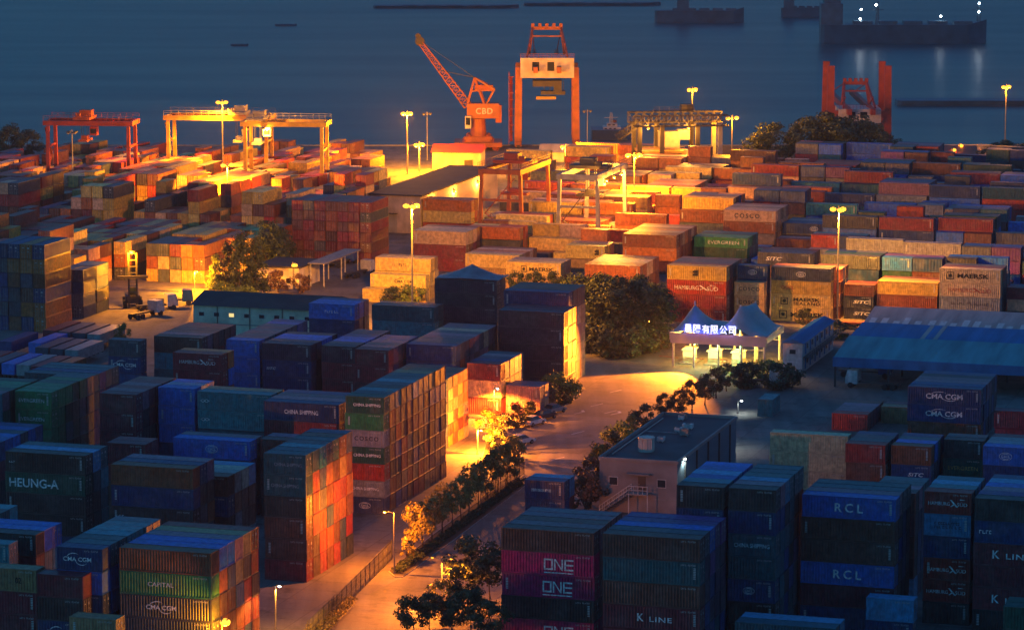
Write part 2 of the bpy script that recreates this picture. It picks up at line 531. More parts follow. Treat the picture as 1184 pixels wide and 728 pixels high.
K('stepped yellow boxes, middle step', 428, 316, 312, 40, 2, 'py py', 'py', {0: ('CMA CGM', 'n', .6, .32)}, hh=2.6, nj=1, side='cr ta'.split())
K('stepped yellow boxes, lowest step', 422, 332, 329, 40, 1, 'py', 'py', {0: ('CMA CGM', 'n', .55, .32)}, hh=2.6, nj=1, side='cr ta'.split())
K('peach and maroon stack behind the stepped yellow boxes', 478, 266, 258, 40, 3, 'be ma ma', 'be be be', base=312, side='ru ma'.split())
K('long bright row left of the white-lettered one', 538, 293, 284, 40, 2, 'py ta', 'ye be or', side='be ru'.split())
K('bright lettered row above the dark trees', 585, 302, 296, 40, 2, 'py be', 'py be', {0: ('MAERSK', 'k', .56, .62)}, side='be ru'.split())
K('orange row under the grey gantry', 676, 305, 293, 40, 2, 'or ru', 'ye or be be', side='be ru'.split())
K('emblem box between the legs of the grey gantry', 654, 283, 277, 30, 2, 'py ta', 'py py', {0: ('BLOB', 'k', .8, .12)}, side='be ru'.split())
K('orange-topped stack behind the grey gantry', 720, 270, 258, 40, 3, 'ru or ru', 'be ru be or', side='be ru'.split())
K('pale row under the red gantry', 560, 250, 244, 40, 2, 'py ta', 'ye py', side='be ru'.split())
K('wide tan row beyond the red gantry', 639, 254, 248, 40, 2, 'or ru', 'be or', {0: ('BLOB', 'n', .42, .05)}, side='be ru'.split())
# ---- the line behind the gate canopy
K('stack right behind the twin canopy peaks', 771, 306, 296, 40, 4, 'ye rd ma ma', 'br br sl sl', {0: ('BLOB', 'k', .48, .1), 1: ('HAMBURG SUD', 'w', .5, .75)}, base=372, side='br ma ru'.split())
K('narrow pale-lettered stack between canopy peaks', 836, 325, 322, 20, 3, 'be be be', 'be', {0: ('COSCO', 'n', .5, .7), 1: ('COSCO', 'n', .5, .7)}, base=371)
K('small navy emblem stack behind the canopy', 842, 306, 303, 20, 4, 'nv nv br br', 'nv nv', {0: ('OVAL', 'w', .5, .3)}, hh=2.6)
K('four-tier stack of bright boxes by canopy', 868, 307, 302, 40, 4, 'sl ye py py', 'br br', {0: ('OVAL', 'w', .5, .16), 1: ('OOCL', 'r', .28, .22), 2: ('MAERSK SEALAND', 'k', .5, .72), 3: ('MAERSK', 'k', .5, .78)}, base=369, side='br ma ru'.split())
K('narrow orange stack behind the tall flatcar mast', 934, 312, 306, 20, 4, 'or ru be ru', 'gy gy br', {2: ('COSCO', 'n', .5, .7)}, base=369, side='gy br'.split())
K('slate lettered stack on the flatcar line', 971, 328, 324, 20, 3, 'br sl sl', 'br ma', {1: ('SITC', 'w', .6, .55), 2: ('SITC', 'w', .6, .55)}, base=368, side='gy br'.split())
K('yellow-topped stack behind the blue-roofed shed', 1003, 324, 317, 40, 3, 'ye ru ru', 'ta ta br', base=369, side='gy br'.split())
K('cream lettered stack behind the blue-roofed shed', 1069, 309, 302, 40, 4, 'cr cr gy dg', 'sl br sl', {0: ('MAERSK', 'k', .45, .72), 1: ('HAMBURG SUD', 'r', .5, .72), 2: ('FRESH', 'n', .5, .6)}, base=373, side='sl dt'.split())
K('maroon box beside the cream lettered stack', 1140, 331, 327, 20, 3, 'ma be br', 'ma', base=372, side='nv sl'.split())
# ---- marked boxes in the far right yard
K('green lettered stack behind the yellow-topped canopy stack', 802, 273, 265, 40, 3, 'gn dg be', 'dg gn dg', {0: ('EVERGREEN', 'w', .55, .58)}, base=309, side='sl dt'.split())
K('beige lettered stack with rusty lower tiers', 836, 242, 234, 40, 4, 'be ru be ru', 'be be ta', {0: ('COSCO', 'n', .45, .48)}, base=294, side='be ru'.split())
K('beige box beside the rusty lettered stack', 802, 243, 239, 20, 2, 'be be', 'be', {0: ('COSCO', 'n', .65, .6)}, base=267, side='be ru'.split())
K('bright red lettered pair before the dark tree clump', 936, 190, 184, 40, 3, 'rd rd ma', 'ru ru', {0: ('HYUNDAI', 'w', .5, .5), 1: ('HYUNDAI', 'w', .5, .5)}, base=224, side='ma ru'.split())
K('slate lettered stack near the dark lattice crane', 779, 193, 187, 40, 3, 'sl gy sl', 'sl br', {0: ('OVAL', 'w', .48, .12), 1: ('SITC', 'y', .5, .4)}, base=228, side='br be'.split())
K('grey lettered row beside the red pair', 1010, 198, 192, 40, 3, 'gy sl mv', 'gy sl', {0: ('HANJIN', 'k', .5, .6)}, base=230, side='sl br'.split())
K('deep-blue emblem stack in the dim far yard', 1092, 242, 236, 40, 3, 'be bl dt', 'gy sl', {0: ('COSCO', 'n', .5, .55), 1: ('OVAL', 'w', .5, .18)}, base=283, side='sl dt'.split())
K('blue emblem row beside the rusty lettered stack', 895, 257, 250, 40, 3, 'nv gy br', 'sl nv gy', {0: ('OVAL', 'w', .6, .16)}, base=293, side='sl dt'.split())
K('long brown row behind the tall flatcar mast', 907, 270, 264, 40, 2, 'br ru', 'mv gy', {}, base=293, side='sl br'.split())
K('slate lettered row behind the four-tier lettered stack', 876, 291, 286, 40, 2, 'sl br', 'gy sl', {0: ('SITC', 'w', .3, .3)}, hh=2.6, side='sl br'.split())
K('purple-roofed orange stack by the dark lattice crane', 748, 213, 205, 40, 3, 'mv ru or', 'or be or', base=250, side='or be'.split())


# ---- the rest of the far yards: same grid, heights that wander
def clash(u0, u1, d0, d1):
    for a, b, c, d, _ in FOOT:
        if u0 < b - .1 and u1 > a + .1 and d0 < d - .1 and d1 > c + .1:
            return True
    for a, b, c, d in KEEP:
        if u0 < b and u1 > a and d0 < d and d1 > c:
            return True
    return False


KEEP = []         # roads, sheds, crane legs, trees: no boxes here (u0, u1, d0, d1)


def keep_px(x0, x1, y0, y1):
    """keep clear the grid rectangle whose near corners are the pixels (x0, y1) and (x1, y1), as deep as row y0"""
    a, b = ud(P(x0, y1)), ud(P(x1, y1))
    c = ud(P(x0 + (y1 - y0) * .75, y0))
    KEEP.append((min(a[0], b[0]), max(a[0], b[0]), min(a[1], b[1]), c[1]))


def wander(r, n, lo, hi):
    k = r.uniform(lo, hi)
    out = []
    for _ in range(n):
        k += r.uniform(-2.3, 2.3)
        k = min(hi, max(lo, k))
        out.append(int(round(k)) if r.random() > .04 else 0)
    return out


def cell(ori, L, u, d, T, pal, r, hh=2.6, where=None):
    ln = LEN[L]
    a, b = (ln, CW) if ori == 'L' else (CW, ln)
    if clash(u, u + a, d, d + b):
        return
    for t in range(T):
        c = r.choice(pal)
        BOX.append(dict(u=u + a / 2 + r.uniform(-.08, .08), d=d + b / 2 + r.uniform(-.06, .06), z=(T - 1 - t) * hh, hh=hh, L=L, ori=ori,
                        code=c, t=t, i=0, j=0, nj=1, ni=1, T=T, desc=where, text=None, explicit=False, flip=r.random() < .25, seed=r.random()))


keep_px(425, 560, 205, 262)      # flat-roofed store
keep_px(290, 395, 296, 345)      # low building with the lamp
keep_px(225, 335, 262, 345)      # conifers
keep_px(100, 245, 318, 380)      # open ground with the reach stacker
keep_px(585, 775, 312, 460)      # dark trees
keep_px(380, 440, 255, 345)      # side street
keep_px(850, 1040, 178, 206)     # tree clump
keep_px(1050, 1200, 178, 200)
keep_px(-40, 60, 176, 190)


NTH = ('first second third fourth fifth sixth seventh eighth ninth tenth eleventh twelfth thirteenth fourteenth fifteenth sixteenth seventeenth eighteenth '
       'nineteenth twentieth twenty-first twenty-second twenty-third twenty-fourth twenty-fifth twenty-sixth twenty-seventh twenty-eighth twenty-ninth thirtieth '
       'thirty-first thirty-second thirty-third thirty-fourth').split() + ['farther'] * 80


def far_yards():
    r = random.Random(5)
    # this side: ends towards the camera, the gantry lanes run away from it
    u_min = ud(P(-60, 300))[0] - 60
    d_near = ud(P(0, 352))[1]
    for blk in range(9):
        ub = u_min + blk * 22.5
        for bay in range(24):
            d = d_near + bay * 12.4 + (bay // 6) * 9
            px, py, zc = proj(xy(ub + 9, d))
            if py < 184 or py > 345 or px < -60 or px > 440:
                continue
            if py > 300 and px > 300:
                continue
            hs = wander(r, 7, (2.6 if py > 250 else 1.4), 5.2 if py > 258 else (3.9 if py > 240 else 2.4))
            for k in range(7):
                ux = ub + k * 2.56
                qx, qy, _ = proj(xy(ux, d))
                if qx > 425 or (qy > 330 and qx > 95):
                    continue
                T = hs[k]
                if qx > 70 and qy > 300:
                    T = min(T, 3)
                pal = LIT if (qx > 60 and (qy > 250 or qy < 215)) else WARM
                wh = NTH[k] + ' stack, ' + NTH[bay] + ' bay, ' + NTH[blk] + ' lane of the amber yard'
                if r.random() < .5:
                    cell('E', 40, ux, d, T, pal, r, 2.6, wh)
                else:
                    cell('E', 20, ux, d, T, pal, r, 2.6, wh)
                    if r.random() < .85:
                        cell('E', 20, ux, d + 5.9, max(1, T - r.choice([0, 0, 1])), pal, r)
    # the middle and the far side: long sides towards the camera
    u0, d0 = ud(P(771, 372))
    for blk in range(15):
        db = d0 + 6 + blk * 19.5
        for col in range(-26, 24):
            u = u0 + col * 11.95
            px, py, zc = proj(xy(u, db))
            if py < (212 if px > 770 else 204) or px < 440 or px > 1330 or py > 372:
                continue
            if px < 560 and py < 262:
                continue
            if px < 760 and py > 318:
                continue
            hs = wander(r, 5, 1.2, 4.2 if px > 780 else 3.2)
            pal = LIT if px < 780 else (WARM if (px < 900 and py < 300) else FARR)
            for k in range(5):
                d = db + k * 2.52
                qx, qy, _ = proj(xy(u, d))
                if 735 < qx < 905 and qy > 290:      # low rows here: the marked stacks behind show over them
                    hs[k] = min(hs[k], max(1, int((qy - 296) / 15)))
                c0 = col - 3
                side_ = 'shed-side' if c0 >= 0 else 'gantry-side'
                wh = NTH[abs(c0)] + ' ' + side_ + ' stack from flatcar mast, ' + NTH[blk * 5 + k] + ' line behind canopy'
                if r.random() < .62:
                    cell('L', 40, u, d, hs[k], pal, r, 2.6, wh)
                else:
                    cell('L', 20, u, d, hs[k], pal, r, 2.6, wh)
                    cell('L', 20, u + 5.85, d, max(1, hs[k] - r.choice([0, 0, 1])), pal, r, 2.6, None)


far_yards()


# ---- who is how large in view: a small depth buffer over the boxes
def visible_area():
    S = 0.6
    W, Hh = int(1184 * S), int(728 * S)
    zb = np.zeros((Hh, W))                       # holds 1 / depth
    ib = -np.ones((Hh, W), dtype=np.int32)
    for n, b in enumerate(BOX):
        a2, b2 = (LEN[b['L']] / 2, CW / 2) if b['ori'] == 'L' else (CW / 2, LEN[b['L']] / 2)
        c = {}
        ok = True
        for su in (-1, 1):
            for sd in (-1, 1):
                for z in (b['z'], b['z'] + b['hh'] * .98):
                    w = xy(b['u'] + su * a2, b['d'] + sd * b2, z)
                    q = proj(w)
                    c[(su, sd, z > b['z'])] = (q[0] * S, q[1] * S, 1 / q[2])
        for quad in (((-1, -1, False), (1, -1, False), (1, -1, True), (-1, -1, True)),
                     ((1, -1, False), (1, 1, False), (1, 1, True), (1, -1, True)),
                     ((-1, -1, True), (1, -1, True), (1, 1, True), (-1, 1, True))):
            p = np.array([c[k] for k in quad])
            x0, x1 = int(max(0, p[:, 0].min())), int(min(W - 1, p[:, 0].max() + 1))
            y0, y1 = int(max(0, p[:, 1].min())), int(min(Hh - 1, p[:, 1].max() + 1))
            if x0 > x1 or y0 > y1:
                continue
            gx, gy = np.meshgrid(np.arange(x0, x1 + 1) + .5, np.arange(y0, y1 + 1) + .5)
            ins = np.ones(gx.shape, bool)
            area = 0.0
            for k in range(4):
                xa, ya = p[k, :2]
                xb, yb = p[(k + 1) % 4, :2]
                area += xa * yb - xb * ya
            sg = 1 if area > 0 else -1
            for k in range(4):
                xa, ya = p[k, :2]
                xb, yb = p[(k + 1) % 4, :2]
                ins &= sg * ((xb - xa) * (gy - ya) - (yb - ya) * (gx - xa)) >= 0
            if not ins.any():
                continue
            A = np.c_[p[:3, :2], np.ones(3)]
            try:
                co = np.linalg.solve(A, p[:3, 2])
            except np.linalg.LinAlgError:
                continue
            w = co[0] * gx + co[1] * gy + co[2]
            zs = zb[y0:y1 + 1, x0:x1 + 1]
            hit = ins & (w > zs)
            zs[hit] = w[hit]
            ib[y0:y1 + 1, x0:x1 + 1][hit] = n
    cnt = np.bincount(ib[ib >= 0].ravel(), minlength=len(BOX))
    for n, b in enumerate(BOX):
        b['area'] = int(cnt[n])
        # its -d end / +u end in view is worked out from the neighbours' cover: good enough from the area
    return cnt


visible_area()
NEAR = [b for b in BOX if b['desc'] and b['area'] >= 7]
NEAR.sort(key=lambda b: -(b['area'] * (1.35 if b['explicit'] else 1) + (400 if b['text'] else 0)))
NEAR = NEAR[:300]
near_ids = set(id(b) for b in NEAR)
REST = [b for b in BOX if id(b) not in near_ids]


def flat(pts):
    return [(x, 0.0, z) for x, z in pts], [tuple(range(len(pts)))]


# ---- shapes of one box, shared by all boxes of a length
def corr(n, depth, span, y, z0, z1, axis):
    """a ribbed sheet: n ribs over span, from z0 to z1; axis 'x' runs along x at y, 'y' along y at x = y"""
    pts = []
    st = span / n
    for k in range(n):
        x = -span / 2 + k * st
        pts += [(x, 0), (x + st * .22, 0), (x + st * .5, -depth), (x + st * .78, -depth)]
    pts.append((span / 2, 0))
    vs, fs = [], []
    for x, o in pts:
        s = 1 if y > 0 else -1
        for z in (z0, z1):
            vs.append((x, y + s * o, z) if axis == 'x' else (y + s * o, x, z))
    for k in range(len(pts) - 1):
        fs.append((2 * k, 2 * k + 2, 2 * k + 3, 2 * k + 1))
    return vs, fs


SHAPE = {}
for L_, ln in LEN.items():
    w2, l2 = CW / 2, ln / 2
    body = MB()
    for s in (-1, 1):
        body.add(*corr(int(ln / .36), .085, ln - .3, s * (w2 - .015), .14, BASEH - .1, 'x'))
    body.add(*corr(7, .07, CW - .3, -l2 + .03, .14, BASEH - .1, 'y'))
    # roof sheet with shallow cross ribs
    n = int(ln / .55)
    vs, fs = [], []
    for k in range(n + 1):
        x = -l2 + .1 + (ln - .2) * k / n
        zz = BASEH - .03 - (.022 if k % 2 else 0)
        for dx in ((-.09, .09) if 0 < k < n else (0,)):
            vs += [(x + dx, -w2 + .05, zz), (x + dx, w2 - .05, zz)]
    for k in range(len(vs) // 2 - 1):
        fs.append((2 * k, 2 * k + 2, 2 * k + 3, 2 * k + 1))
    body.add(vs, fs)
    body.box(-l2 + .1, l2 - .12, -w2 + .12, w2 - .12, .1, .13)
    fr = MB()
    for sx in (-1, 1):
        for sy in (-1, 1):
            cx, cy = sx * (l2 - .075), sy * (w2 - .075)
            fr.box(cx - .075, cx + .075, cy - .075, cy + .075, .12, BASEH - .12)
            fr.box(cx - .09, cx + .09, cy - .082, cy + .082, 0, .12)
            fr.box(cx - .09, cx + .09, cy - .082, cy + .082, BASEH - .12, BASEH)
        fr.box(sx * (l2 - .06) - .06, sx * (l2 - .06) + .06, -w2 + .15, w2 - .15, .01, .15)
        fr.box(sx * (l2 - .06) - .06, sx * (l2 - .06) + .06, -w2 + .15, w2 - .15, BASEH - .13, BASEH - .012)
    for sy in (-1, 1):
        cy = sy * (w2 - .04)
        fr.box(-l2 + .16, l2 - .16, cy - .04, cy + .04, .01, .15)
        fr.box(-l2 + .16, l2 - .16, cy - .035, cy + .035, BASEH - .11, BASEH - .012)
    SHAPE[L_] = dict(body=body.mesh('container_body', M['paint'], fix=False), frame=fr.mesh('container_frame', M['paint']))
# doors: leaf hinges on the outer post; rods stand off the leaf
DOOR, ROD = [], []
for s in (-1, 1):
    d = MB()
    y0, y1 = (0.012, CW / 2 - .16) if s > 0 else (-CW / 2 + .16, -0.012)
    d.box(-.05, 0, y0, y1, .16, BASEH - .14)
    for z in (.35, .95, 1.55, 2.1):
        d.box(0, .022, y0 + .06, y1 - .06, z, z + .26)
    DOOR.append(d.mesh('container_door', M['paint']))
    q = MB()
    ym = (y0 + y1) / 2
    for o in (-.24, .24):
        q.tube((.06, ym + o, .12), (.06, ym + o, BASEH - .1), .026, n=5)
        for z in (.3, 1.0, 1.75, 2.35):
            q.box(.022, .075, ym + o - .06, ym + o + .06, z, z + .06)
        q.box(.055, .1, ym + o - .02, ym + o + .30 * s, 1.12, 1.17)
    ROD.append(q.mesh('door_rods', M['rod']))
pl = MB()
pl.box(0, .012, .25, .62, 1.75, 2.05)
pl.box(0, .012, .28, .55, 1.25, 1.42)
pl.box(0, .012, -.75, -.35, 1.9, 2.02)
PLAC = pl.mesh('container_placards', M['placard'])
ps = MB()
for k in range(7):
    ps.box(-.14, .14, 0, .012, .75 + .19 * k, .75 + .19 * k + .12)
cm_ = MB()
rc = random.Random(4)
for k in range(11):
    if k in (4,):
        continue
    x = -.85 + .16 * k
    cm_.add(*flat([(x, 0), (x + .035, 0), (x + .035, .2), (x, .2)]))
    cm_.add(*flat([(x + .035, (0, .085, .165)[k % 3]), (x + .11, (0, .085, .165)[k % 3]), (x + .11, (.035, .12, .2)[k % 3]), (x + .035, (.035, .12, .2)[k % 3])]))
    if k % 2:
        cm_.add(*flat([(x + .08, .04), (x + .11, .04), (x + .11, .16), (x + .08, .16)]))
CODE_MARK = cm_.mesh('code_marks', M['placard'], fix=False)
PLAC_SIDE = ps.mesh('side_placard', M['placard'])


# ---- lettering cut from the built-in typeface
def text_mesh(body, size_x, size_z, spacing=1.0, bold=0.0, shear=0.0):
    cu = bpy.data.curves.new('lettering', 'FONT')
    cu.body = body
    cu.align_x = 'CENTER'
    cu.align_y = 'CENTER'
    cu.space_character = spacing
    cu.extrude = 0.0
    cu.offset = bold
    cu.resolution_u = 3
    cu.shear = shear
    ob = bpy.data.objects.new('lettering', cu)
    COL.objects.link(ob)
    dg_ = bpy.context.evaluated_depsgraph_get()
    me = bpy.data.meshes.new_from_object(ob.evaluated_get(dg_))
    bpy.data.objects.remove(ob)
    bpy.data.curves.remove(cu)
    co = np.array([v.co[:] for v in me.vertices]) if len(me.vertices) else np.zeros((1, 3))
    mn, mx = co.min(0), co.max(0)
    sx = size_x / max(1e-6, mx[0] - mn[0])
    sz = size_z / max(1e-6, mx[1] - mn[1])
    vs = [((v.co.x - (mn[0] + mx[0]) / 2) * sx, 0.0, (v.co.y - (mn[1] + mx[1]) / 2) * sz) for v in me.vertices]
    fs = [tuple(p.vertices) for p in me.polygons]
    bpy.data.meshes.remove(me)
    return vs, fs


def shift(vf, dx, dz):
    return [(x + dx, y, z + dz) for x, y, z in vf[0]], vf[1]


def arc(cx, cz, rx, rz, a0, a1, w, n=14):
    vs, fs = [], []
    for k in range(n + 1):
        a = R(a0 + (a1 - a0) * k / n)
        ww = w * math.sin(math.pi * (k + .35) / (n + .7))
        vs += [(cx + (rx - ww) * math.cos(a), 0.0, cz + (rz - ww) * math.sin(a)), (cx + (rx + ww) * math.cos(a), 0.0, cz + (rz + ww) * math.sin(a))]
    for k in range(n):
        fs.append((2 * k, 2 * k + 1, 2 * k + 3, 2 * k + 2))
    return vs, fs


def ring(cx, cz, rx, rz, w, n=22):
    vs, fs = [], []
    for k in range(n):
        a = 2 * math.pi * k / n
        vs += [(cx + (rx - w) * math.cos(a), 0.0, cz + (rz - w) * math.sin(a)), (cx + rx * math.cos(a), 0.0, cz + rz * math.sin(a))]
    for k in range(n):
        k2 = (k + 1) % n
        fs.append((2 * k, 2 * k + 1, 2 * k2 + 1, 2 * k2))
    return vs, fs


LET = {}


def lettering(key, w):
    """flat marks, w metres wide, centred on the origin in the xz plane"""
    kk = (key, round(w, 2))
    if kk in LET:
        return LET[kk]
    b = MB()
    if key == 'ONE':
        s = w / 3.3
        for x in (-1.15, ):
            pass
        h = s * 1.15
        t = s * .17
        # square O, N and E drawn as strokes
        def stroke(x0, x1, z0, z1):
            b.add(*flat([(x0, z0), (x1, z0), (x1, z1), (x0, z1)]))
        X = [-1.6 * s, -.5 * s, .62 * s]
        wd = .98 * s
        stroke(X[0], X[0] + t, -h / 2, h / 2)
        stroke(X[0] + wd - t, X[0] + wd, -h / 2, h / 2)
        stroke(X[0] + t, X[0] + wd - t, h / 2 - t, h / 2)
        stroke(X[0] + t, X[0] + wd - t, -h / 2, -h / 2 + t)
        stroke(X[1], X[1] + t, -h / 2, h / 2)
        stroke(X[1] + wd - t, X[1] + wd, -h / 2, h / 2)
        b.add(*flat([(X[1] + t, h / 2), (X[1] + t, h / 2 - t * 1.3), (X[1] + wd - t, -h / 2), (X[1] + wd - t, -h / 2 + t * 1.3)]))
        stroke(X[2], X[2] + t, -h / 2, h / 2)
        for z in (h / 2 - t, -t / 2, -h / 2):
            stroke(X[2] + t, X[2] + wd, z, z + t)
        stroke(X[0], X[2] + wd, -h / 2 - t * 1.9, -h / 2 - t * 1.2)
    elif key == 'K LINE':
        b.add(*shift(text_mesh('K', w * .17, w * .19, bold=.02), -w * .40, w * .01))
        b.add(*shift(text_mesh('LINE', w * .58, w * .125, 1.15, .015), w * .12, -w * .02))
    elif key == 'HAMBURG SUD':
        b.add(*shift(text_mesh('HAMBURG', w * .54, w * .085), -w * .22, -.06))
        b.add(*shift(text_mesh('SÜD', w * .25, w * .105), w * .36, -.05))
        b.add(*flat([(w * .05, .42), (w * .10, .42), (w * .26, -.42), (w * .21, -.42)]))
        b.add(*shift(flat([(w * .06, -.38), (w * .10, -.38), (w * .20, .0), (w * .16, .0)]), 0, 0))
        b.add(*shift(flat([(w * .30, .55), (w * .46, .47), (w * .30, .42)]), 0, 0))
    elif key == 'CMA CGM':
        b.add(*text_mesh('CMA CGM', w, w * .14, 1.0, .02))
        b.add(*arc(-w * .12, -.05, w * .28, .72, 50, 165, .055))
        b.add(*arc(w * .16, .05, w * .24, .68, 200, 320, .055))
    elif key == 'MAERSK':
        b.add(*shift(text_mesh('MAERSK', w * .72, w * .105, 1.02, .03), w * .14, 0))
        cx, s = -w * .38, w * .085
        b.add(*ring(cx, 0, s * 1.25, s * 1.25, s * .22, 4) if False else flat([(cx - s, -s), (cx - s * .8, -s), (cx - s * .8, s), (cx - s, s)]))
        b.add(*flat([(cx + s * .8, -s), (cx + s, -s), (cx + s, s), (cx + s * .8, s)]))
        b.add(*flat([(cx - s * .8, s * .8), (cx + s * .8, s * .8), (cx + s * .8, s), (cx - s * .8, s)]))
        b.add(*flat([(cx - s * .8, -s), (cx + s * .8, -s), (cx + s * .8, -s * .8), (cx - s * .8, -s * .8)]))
        st = []
        for k in range(14):
            a = math.pi * 2 * k / 14 + math.pi / 2
            rr = s * (.72 if k % 2 == 0 else .36)
            st.append((cx + rr * math.cos(a), rr * math.sin(a)))
        vs = [(cx, 0.0, 0.0)] + [(x, 0.0, z) for x, z in st]
        b.add(vs, [(0, k + 1, (k + 1) % 14 + 1) for k in range(14)])
    elif key == 'MAERSK SEALAND':
        b.add(*shift(text_mesh('MAERSK', w * .62, w * .085, 1.02, .03), w * .14, .36))
        b.add(*shift(text_mesh('SEALAND', w * .62, w * .075, 1.1, .015), w * .14, -.42))
        cx, s = -w * .38, w * .085
        for q in ([(cx - s, -s), (cx - s * .8, -s), (cx - s * .8, s), (cx - s, s)], [(cx + s * .8, -s), (cx + s, -s), (cx + s, s), (cx + s * .8, s)],
                  [(cx - s * .8, s * .8), (cx + s * .8, s * .8), (cx + s * .8, s), (cx - s * .8, s)], [(cx - s * .8, -s), (cx + s * .8, -s), (cx + s * .8, -s * .8), (cx - s * .8, -s * .8)]):
            b.add(*flat(q))
        st = []
        for k in range(14):
            a = math.pi * 2 * k / 14 + math.pi / 2
            rr = s * (.72 if k % 2 == 0 else .36)
            st.append((cx + rr * math.cos(a), rr * math.sin(a)))
        b.add([(cx, 0.0, 0.0)] + [(x, 0.0, z) for x, z in st], [(0, k + 1, (k + 1) % 14 + 1) for k in range(14)])
    elif key == 'OVAL':
        b.add(*ring(0, 0, w * .5, w * .30, w * .035))
        b.add(*shift(text_mesh('CSCL', w * .66, w * .17, 1.0, .02), 0, 0))
        b.add(*arc(0, 0, w * .36, w * .20, 20, 160, .04))
        b.add(*arc(0, 0, w * .36, w * .20, 200, 340, .04))
    elif key == 'DIAMOND':
        for q in (0, 1):
            o = (-.25, .25)[q] * w
            vs = []
            for rr in (.5, .34):
                vs += [(o - rr * w * .8, 0.0, 0.0), (o, 0.0, -rr * w * .45), (o + rr * w * .8, 0.0, 0.0), (o, 0.0, rr * w * .45)]
            b.add([(x, 0.002 * q, z) for x, y, z in vs], [(k, (k + 1) % 4, 4 + (k + 1) % 4, 4 + k) for k in range(4)])
    elif key == 'BLOB':
        s = w * .5
        for k in range(2):
            b.add(*shift(flat([(-s, -.5), (s * .8, -.5), (s * .8, -.12), (-s, -.12)]), 0, k * .55))
            b.add(*shift(flat([(-s * .5, -.1), (s, -.1), (s, .03), (-s * .5, .03)]), 0, k * .55))
    elif key in ('BLOCKS', 'SMALL', 'DOUBLE', 'FRESH', 'CSAV'):
        # rows of marks too small to read in the photograph
        r = random.Random(key)
        rows = {'BLOCKS': 1, 'SMALL': 1, 'DOUBLE': 2, 'FRESH': 1, 'CSAV': 1}[key]
        hgt = {'BLOCKS': .5, 'SMALL': .42, 'DOUBLE': .3, 'FRESH': .42, 'CSAV': .62}[key]
        for q in range(rows):
            x = -w / 2
            z = (q - (rows - 1) / 2) * hgt * 1.5
            while x < w / 2 - .1:
                ww = hgt * r.uniform(.55, .9)
                k = r.randrange(3)
                b.add(*flat([(x, z - hgt / 2), (x + ww * .28, z - hgt / 2), (x + ww * .28, z + hgt / 2), (x, z + hgt / 2)]))
                if k != 1:
                    b.add(*flat([(x + ww * .28, z + hgt * .26), (x + ww, z + hgt * .26), (x + ww, z + hgt / 2), (x + ww * .28, z + hgt / 2)]))
                if k != 2:
                    b.add(*flat([(x + ww * .28, z - hgt / 2), (x + ww, z - hgt / 2), (x + ww, z - hgt * .26), (x + ww * .28, z - hgt * .26)]))
                x += ww + hgt * r.choice([.22, .22, .22, .7])
    else:
        word = {'KCT': 'K.C.T', '02': '02'}.get(key, key)
        asp = {'COSCO': .19, 'RCL': .31, 'HEUNG-A': .165, 'CAPITAL': .155, 'EVERGREEN': .125, 'CHINA SHIPPING': .115, 'SITC': .23, 'OOCL': .27, 'HYUNDAI': .14, 'HANJIN': .17, '02': .85, 'KCT': .3}.get(key, .15)
        sp = {'RCL': 1.5, 'COSCO': 1.35}.get(key, 1.0)
        b.add(*text_mesh(word, w, w * asp, sp, .02 if key not in ('EVERGREEN', 'CAPITAL') else .0, .25 if key == 'SITC' else 0))
    LET[kk] = b.mesh('container_lettering', M['letter'], fix=False)
    return LET[kk]


INK = {'w': (0.95, 0.95, 0.93), 'k': (0.012, 0.012, 0.014), 'n': (0.03, 0.035, 0.06), 'r': (0.45, 0.06, 0.03), 'y': (0.62, 0.48, 0.12), 'd': (0.30, 0.36, 0.40), 'g': (0.6, 0.8, 0.8)}


def shade(code, seed, near=False):
    c = CODE[code][1]
    r = random.Random(seed)
    v = r.uniform(.86, 1.16) if near else r.uniform(.62, 1.3)
    t = [r.uniform(.94, 1.06) for _ in range(3)]
    return (*[min(1, x * v * y) for x, y in zip(c, t)], 1)


